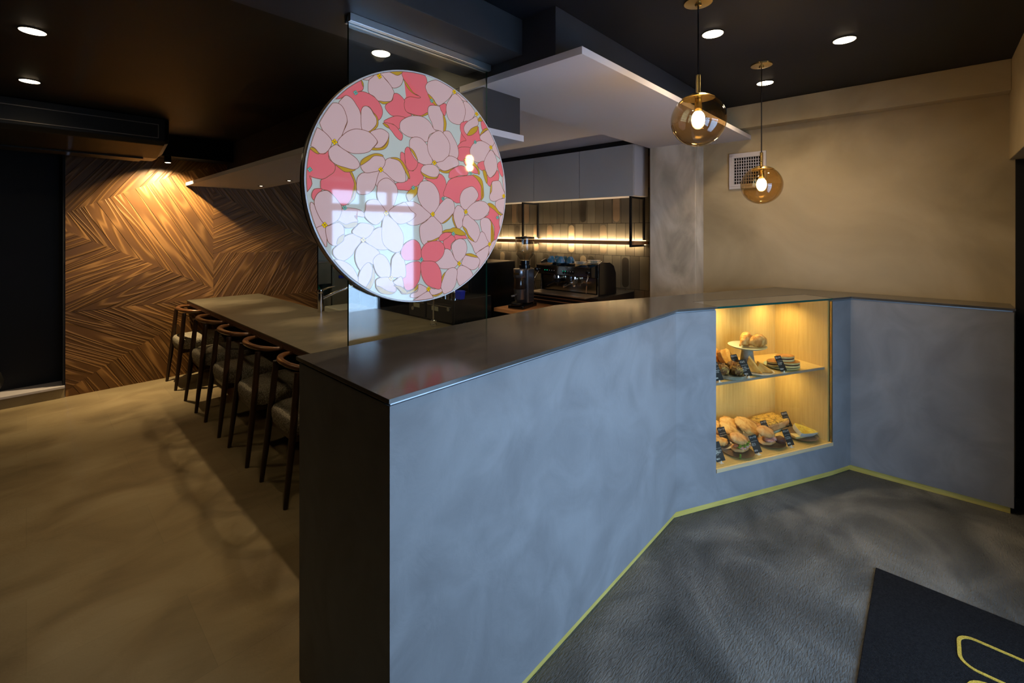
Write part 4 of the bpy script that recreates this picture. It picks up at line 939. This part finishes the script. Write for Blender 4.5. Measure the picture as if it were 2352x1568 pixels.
# cake stand
t = thing('cake_stand', 'sage green ceramic cake stand carrying two croissants', 'cake stand', P3(.715, .215, ZSH + e), RD)
b = MB(); b.lathe([(.050, 0), (.052, .004), (.042, .03), (.033, .095), (.034, .115)], n=40); b.build('foot', 'ceramic_g', t, smooth=True)
b = MB(); b.lathe([(.03, .1155), (.09, .120), (.108, .129), (.110, .132), (.106, .1315), (.05, .1255), (.001, .125)], n=56); b.build('plate', 'ceramic_s', t, smooth=True)
def croissant(s, off, rz, lab, k=1.0, up=0):
    b = MB(); P_, R_ = [], []
    n = 33
    for i in range(n):
        u = i / (n - 1); a_ = math.radians(-62 + 124 * u); env = math.sin(math.pi * min(max(u, .03), .97)) ** .62
        seg = .80 + .20 * abs(math.cos(u * math.pi * 6.5))
        P_.append((.072 * math.sin(a_) * k, -.030 * math.cos(a_) * k, .003 + .024 * env * k)); R_.append((.0035 + .026 * env ** 2.3) * seg * k)
    b.tube(P_, R_, 18, flat=1.0)
    for v in b.bm.verts: v.co.z = max(v.co.z * 1.28, 0)
    return lobj(b, 'croissant', 'croissant_crust', s, off, ZSH + .1315 + up, lab, 'croissant', 'croissants on the cake stand', rz, smooth=True, angle=80)
croissant(.690, .245, .5, 'taller croissant at the back left of the cake stand', 1.2); croissant(.752, .195, -.15, 'lower croissant at the front right of the cake stand', 1.12)
# bowl with toast
t = thing('serving_bowl', 'brown ceramic bowl holding thick slices of toast', 'bowl', P3(.545, .235, ZSH + e), RD)
b = MB(); b.lathe([(.045, 0), (.05, .002), (.080, .030), (.090, .056), (.087, .056), (.076, .033), (.045, .006), (.001, .006)], n=48); b.build('bowl_body', 'ceramic_b', t, smooth=True)
def toast(s, off, z, rz, rx, lab):
    b = MB(); 
    sec = [(-.052, 0), (.052, 0), (.056, .06), (.050, .092), (.028, .104), (0, .100), (-.028, .104), (-.050, .092), (-.056, .06)]
    b.loft([[(x, y, z_) for x, z_ in sec] for y in (-.016, .016)]); o_ = lobj(b, 'toast_slice', ['toast_crust', 'toast_face'], s, off, z, lab, 'toast', 'toast slices in the brown bowl', rz, rx, smooth=False, bevel=.004, seg=3)
    for p in o_.data.polygons:
        if abs(p.normal.y) > .9: p.material_index = 1
    return o_
toast(.575, .215, ZSH + .016, .28, -.52, 'front slice of thick golden toast in the brown bowl'); toast(.515, .260, ZSH + .016, .2, -.45, 'rear slice of thick toast in the brown bowl, cut by the case edge')
# round tray with dark muffins
t = thing('round_tray', 'low round grey-rimmed tray of dark caramel buns', 'tray', P3(.470, .115, ZSH + e), RD)
b = MB(); b.lathe([(.084, 0), (.088, .002), (.090, .020), (.087, .020), (.084, .005), (.001, .004)], n=56); b.build('tray_body', 'ceramic_g', t, smooth=True)
for i, (s, off, lab) in enumerate(((.500, .095, 'front caramelised bun on the grey tray'), (.520, .140, 'rear right caramelised bun on the grey tray'), (.425, .125, 'left caramelised bun behind the chalk card'))):
    b = MB(); b.blob((0, 0, .031), (.037, .035, .031), i + 2, 26, .26, 14); lobj(b, 'caramel_bun', 'muffin_crust', s, off, ZSH + .0055, lab, 'bun', 'caramel buns on the round tray', smooth=True, angle=120)
# white plate with toasted sandwiches
def plate(s, off, z, r, m_, lab, hgt=.012, name='plate'):
    b = MB(); b.lathe([(r * .72, 0), (r * .80, .002), (r * .98, hgt), (r, hgt + .002), (r * .96, hgt + .001), (r * .80, .0055), (.001, .005)], n=56)
    return lobj(b, name, m_, s, off, z + e, lab, 'plate', smooth=True)
plate(.668, .105, ZSH, .092, 'ceramic_w', 'white round plate with two triangular toasted sandwiches')
def tri(s, off, rz, ry, lab, L_=.115, H_=.075):
    t = thing('toasted_sandwich', lab, 'sandwich', P3(s, off, ZSH + .0068), RD + rz, 'toasted sandwiches on the white plate')
    for nm, y0, y1, m_ in (('bread_slice', -.022, -.007, 'toast_face'), ('filling', -.0068, .0068, 'cheese'), ('bread_slice', .007, .022, 'toast_face')):
        b = MB(); k = .97 if nm == 'filling' else 1
        b.loft([[(x * k, y, z_ * k) for x, z_ in ((-L_ / 2, 0), (L_ / 2, 0), (-L_ * .30, H_))] for y in (y0, y1)]); b.build(nm, m_, t, bevel=.003 if k == 1 else 0, seg=2)
tri(.650, .108, -.95, 0, 'tall upright toasted sandwich half on the white plate', .09, .088); tri(.705, .085, -.62, 0, 'lower toasted sandwich half leaning on the white plate', .105, .058)
# pancake sandwiches
plate(.905, .135, ZSH, .098, 'ceramic_p', 'pale green plate with stacked bean pancakes', .010)
def pancake(s, off, z, rz, lab, ry=0):
    t = thing('bean_pancake', lab, 'pancake sandwich', P3(s, off, z), RD + rz, 'bean pancakes on the pale green plate'); t.rotation_euler[1] = ry
    for nm, z0, z1, m_, k in (('bottom_cake', 0, .011, 'pancake_edge', 1), ('filling', .0112, .0188, 'bean', .95), ('top_cake', .019, .027, 'pancake_edge', 1), ('browned_top', .0272, .031, 'pancake_face', .97)):
        b = MB(); rr = .060 * k; b.lathe([(rr * .95, z0), (rr, (z0 + z1) / 2), (rr * .93, z1)], n=40)
        for v in b.bm.verts: v.co.y *= .62
        b.build(nm, m_, t, smooth=True)
pancake(.935, .095, ZSH + .012, -.1, 'lower front bean pancake with dark filling'); pancake(.865, .150, ZSH + .012, .2, 'lower left bean pancake behind the chalk card'); pancake(.915, .120, ZSH + .0445, -.25, 'uppermost bean pancake of the stack')
# lower level: flatbreads
plate(.695, .265, ZB, .130, 'ceramic_w', 'wide white plate under the large flatbreads', .012)
def flat(s, off, z, rx, ry, rz, lab, a_=.085, b2=.06, hh=.022, m_='flatbread_crust', nm='flatbread', cat='bread', g='large flatbreads', seed=1):
    b = MB(); b.blob((0, 0, 0), (a_, b2, hh), seed, 30, .10, 16)
    return lobj(b, nm, m_, s, off, z, lab, cat, g, rz, rx, ry, smooth=True, angle=120)
flat(.640, .270, ZB + .068, .52, -.10, .35, 'large golden flatbread at the left of the wide white plate', .088, .070, .017, seed=3)
flat(.735, .235, ZB + .072, .55, .22, .10, 'large golden flatbread lying on top at the right', .092, .066, .017, seed=6)
flat(.560, .290, ZB + .062, .5, -.2, .5, 'flatbread at the far left of the wide plate, cut by the case edge', .06, .055, .016, seed=9)
plate(.495, .215, ZB, .075, 'ceramic_w', 'small white plate with a round bread at the left edge of the case', .010)
flat(.490, .215, ZB + .028, 0, 0, 0, 'small round bread on the small plate at the left edge', .05, .05, .022, nm='round_bread', g='small breads', seed=8)
# focaccia on pale green board
t = thing('serving_board', 'pale green ceramic board under the herb focaccia', 'board', P3(1.000, .285, ZB + e), RD + .1); b = MB(); b.box(-.135, .115, -.065, .060, 0, .012); b.build('board_body', 'ceramic_p', t, bevel=.004)
b = MB(); rings = []
for z, k in ((0, .95), (.006, 1.0), (.030, 1.0), (.042, .97), (.048, .9), (.051, .5)):
    rings.append([((.122 * k) * abs(math.cos(q)) ** .3 * (1 if math.cos(q) > 0 else -1), (.070 * k) * abs(math.sin(q)) ** .3 * (1 if math.sin(q) > 0 else -1), z) for q in [2 * math.pi * i / 40 for i in range(40)]])
b.loft(rings); fo = b.build('herb_focaccia', ['bun_crust', 'herb_topping'], smooth=True, angle=120, loc=P3(.990, .292, ZB + .0135)); fo.rotation_euler = (0, 0, RD + .1); tag(fo, 'thick square focaccia topped with herbs and cheese', 'bread')
for p in fo.data.polygons:
    if p.center.z > .038: p.material_index = 1
b = MB(); b.blob((0, 0, .0), (.075, .022, .030), 12, 24, .08); lobj(b, 'bread_wedge', 'bun_crust', .875, .245, ZB + .031, 'narrow orange-crusted wedge of bread left of the focaccia', 'bread', None, -.25, smooth=True, angle=120)
# ham ciabatta on dark plate
plate(.790, .125, ZB, .090, 'ceramic_b', 'brown plate holding the ham ciabatta', .014)
def sandwich(s, off, z, rz, lab, kind, k=1.0):
    t = thing('filled_roll', lab, 'sandwich', P3(s, off, z), RD + rz, 'filled rolls')
    b = MB(); b.blob((0, 0, .015), (.062 * k, .040 * k, .016), 21, 26, .08); b.build('bottom_half', 'bun_crust', t, smooth=True, angle=120)
    b = MB()
    rr = random.Random(kind)
    for i in range(5): b.blob((-.035 + .017 * i, -.022 + rr.uniform(-.004, .004), .034 + rr.uniform(-.003, .003)), (.020, .026, .008), i + kind, 14, .35, 12)
    b.build('ham', 'ham', t, smooth=True, angle=120)
    if kind == 2:
        b = MB()
        for i in range(16): b.blob((-.055 + .0075 * i, -.030 + rr.uniform(-.012, .008), .045 + rr.uniform(-.006, .004)), (.010, .008, .0035), i, 10, .5, 14)
        b.build('salad', 'lettuce', t, smooth=True, angle=120)
    b = MB(); b.blob((0, .004, 0), (.065 * k, .042 * k, .019), 22 + kind, 26, .08); o_ = b.build('top_half', 'bun_crust', t, smooth=True, angle=120, loc=(0, .002, .064)); o_.rotation_euler = (.38, .10, 0)
sandwich(.770, .125, ZB + .008, .25, 'open ham ciabatta with pink filling on the brown plate', 1, 1.05)
b = MB(); b.blob((0, 0, .022), (.032, .030, .022), 31, 20, .08); lobj(b, 'dark_wrapper', 'bean', .835, .085, ZB + .011, 'dark chocolate coloured paper beside the ham ciabatta', 'paper', smooth=True, angle=120)
# ham salad roll at front left
plate(.520, .105, ZB, .088, 'ceramic_b', 'thin brown plate under the ham and salad roll at the front left', .010)
sandwich(.545, .115, ZB + .007, .2, 'ham and green salad roll at the front left of the case', 2, 1.0)
b = MB(); rr = random.Random(4)
for i in range(4): b.blob((rr.uniform(-.004, .004), -.004, .006 * i), (.006, .004, .006), i, 10, .5, 14)
lobj(b, 'salad_leaf', 'lettuce', .480, .050, ZB + .004, 'small green leaf hanging over the thin brown plate', 'leaf', smooth=True, angle=120)
# egg topped bread
t = plate(1.055, .125, ZB, .098, 'ceramic_b', 'brown rimmed plate holding the egg topped toast', .016)
b = MB(); rings = []
def wedge(z, k):
    pts = [(-.052, -.030), (.070, -.034), (.074, -.018), (-.020, .048), (-.048, .042), (-.058, 0)]
    return [(x * k, y * k, z) for x, y in smooth_closed(pts, 4)]
b.loft([wedge(0, .95), wedge(.020, 1), wedge(.030, .97)]); o_ = lobj(b, 'egg_toast', ['ceramic_w', 'egg_topping'], 1.080, .125, ZB + .022, 'triangular bread covered with melted yellow egg', 'bread', None, 0, .45, .06, smooth=True, angle=50)
for p in o_.data.polygons:
    if p.normal.z > .6: p.material_index = 1
b = MB(); b.loft([wedge(0, .6), wedge(.012, .62)]); lobj(b, 'egg_toast', 'cheese', 1.025, .118, ZB + .0075, 'second flatter egg bread piece behind the chalk card', 'bread', smooth=True, angle=50)

# chalk cards on clips
def text_mesh(body, size):
    c = bpy.data.curves.new('ink', 'FONT'); c.body = body; c.size = size; c.space_line = .95; c.resolution_u = 1; c.offset = size * .012
    o_ = bpy.data.objects.new('ink', c); link(o_)
    me = bpy.data.meshes.new_from_object(o_.evaluated_get(bpy.context.evaluated_depsgraph_get())); bpy.data.objects.remove(o_); bpy.data.curves.remove(c); return me
def card(s, off, z, head, body, price, lab, w=.054, h_=.094, lean=.5, rz=0, lift=.010, roll=-.02):
    t = thing('price_card', lab, 'price card', P3(s, off, z + e), RD + rz, 'black price cards in the pastry case')
    b = MB(); b.box(-.012, .012, -.008, .012, 0, .0015); b.box(-.004, .004, -.001, .0005, .0015, lift + .002); b.build('clip', 'clear_clip', t)
    b = MB(); b.box(-w / 2, w / 2, 0, .0008, 0, h_); c_ = b.build('card', 'card', t); c_.rotation_euler = (-lean, roll, 0); c_.location = (0, 0, lift)
    for tx, sz, y0 in ((head, .0125, .83), (body, .0092, .50), (price, .0125, .10)):
        if not tx: continue
        me = text_mesh(tx, sz); me.materials.append(M['chalk']); xs = [v.co.x for v in me.vertices]
        k = min(1, (w * .88) / max(1e-4, max(xs) - min(xs))) if xs else 1
        o_ = link(bpy.data.objects.new('writing', me)); o_.parent = c_; o_.rotation_euler = (math.pi / 2, 0, 0); o_.scale = (k, 1, 1); o_.location = (-w * .44 + (w * .2 if tx == price else 0) * (1 - k + .0) , -.0004, h_ * y0)
    b = MB(); b.box(-w * .42, w * .42, -.0006, -.0002, h_ * .66, h_ * .668); o_ = b.build('underline', 'chalk', c_)
card(.325, .045, ZSH, 'くるみとレ', 'ーズンのパン\nキャラメル', '¥380', 'black card at the left front of the shelf before the grey tray', w=.062, h_=.10)
card(.345, .205, ZSH, 'トースト', 'はちみつ\nバター', '¥300', 'black card half hidden at the left edge before the toast bowl', w=.055)
card(.540, .045, ZSH, 'ハムと', 'チーズの\nホットサンド\nイッチ', '¥350', 'black card before the white plate with toasted sandwiches')
card(.620, .190, ZSH, 'クロワッサン', 'バター\n発酵', '', 'black card before the foot of the cake stand', w=.05, h_=.085, lift=.004)
card(.815, .045, ZSH, '黒あんバター', 'どら焼き\nサンド', '¥350', 'black card before the plate of bean pancakes', w=.05, h_=.090)
card(.338, .045, ZB, 'BLTA', '自家製ハムと\n季節野菜の\nサンド', '¥850', 'black card at the lower left corner before the ham and salad roll', w=.062, h_=.098)
card(.520, .185, ZB, 'プレーン', 'フォカッチャ', '', 'black card before the large flatbreads', w=.056, h_=.098)
card(.615, .045, ZB, 'チャバタ', '生ハム\nサンド', '¥750', 'black card before the ham ciabatta', w=.056, h_=.095)
card(.868, .195, ZB, 'ハーブと', 'チーズの\nフォカッチャ', '', 'black card before the herb focaccia', w=.052, h_=.085)
card(.875, .045, ZB, 'クロック', 'ムッシュ\nハムたまご', '¥450', 'black card before the plate with egg topped bread', w=.052, h_=.090)
card(1.090, .225, ZB, 'タルタル', 'たまごパン', '¥330', 'black card standing behind the egg topped bread', w=.052, h_=.092, lift=.016)
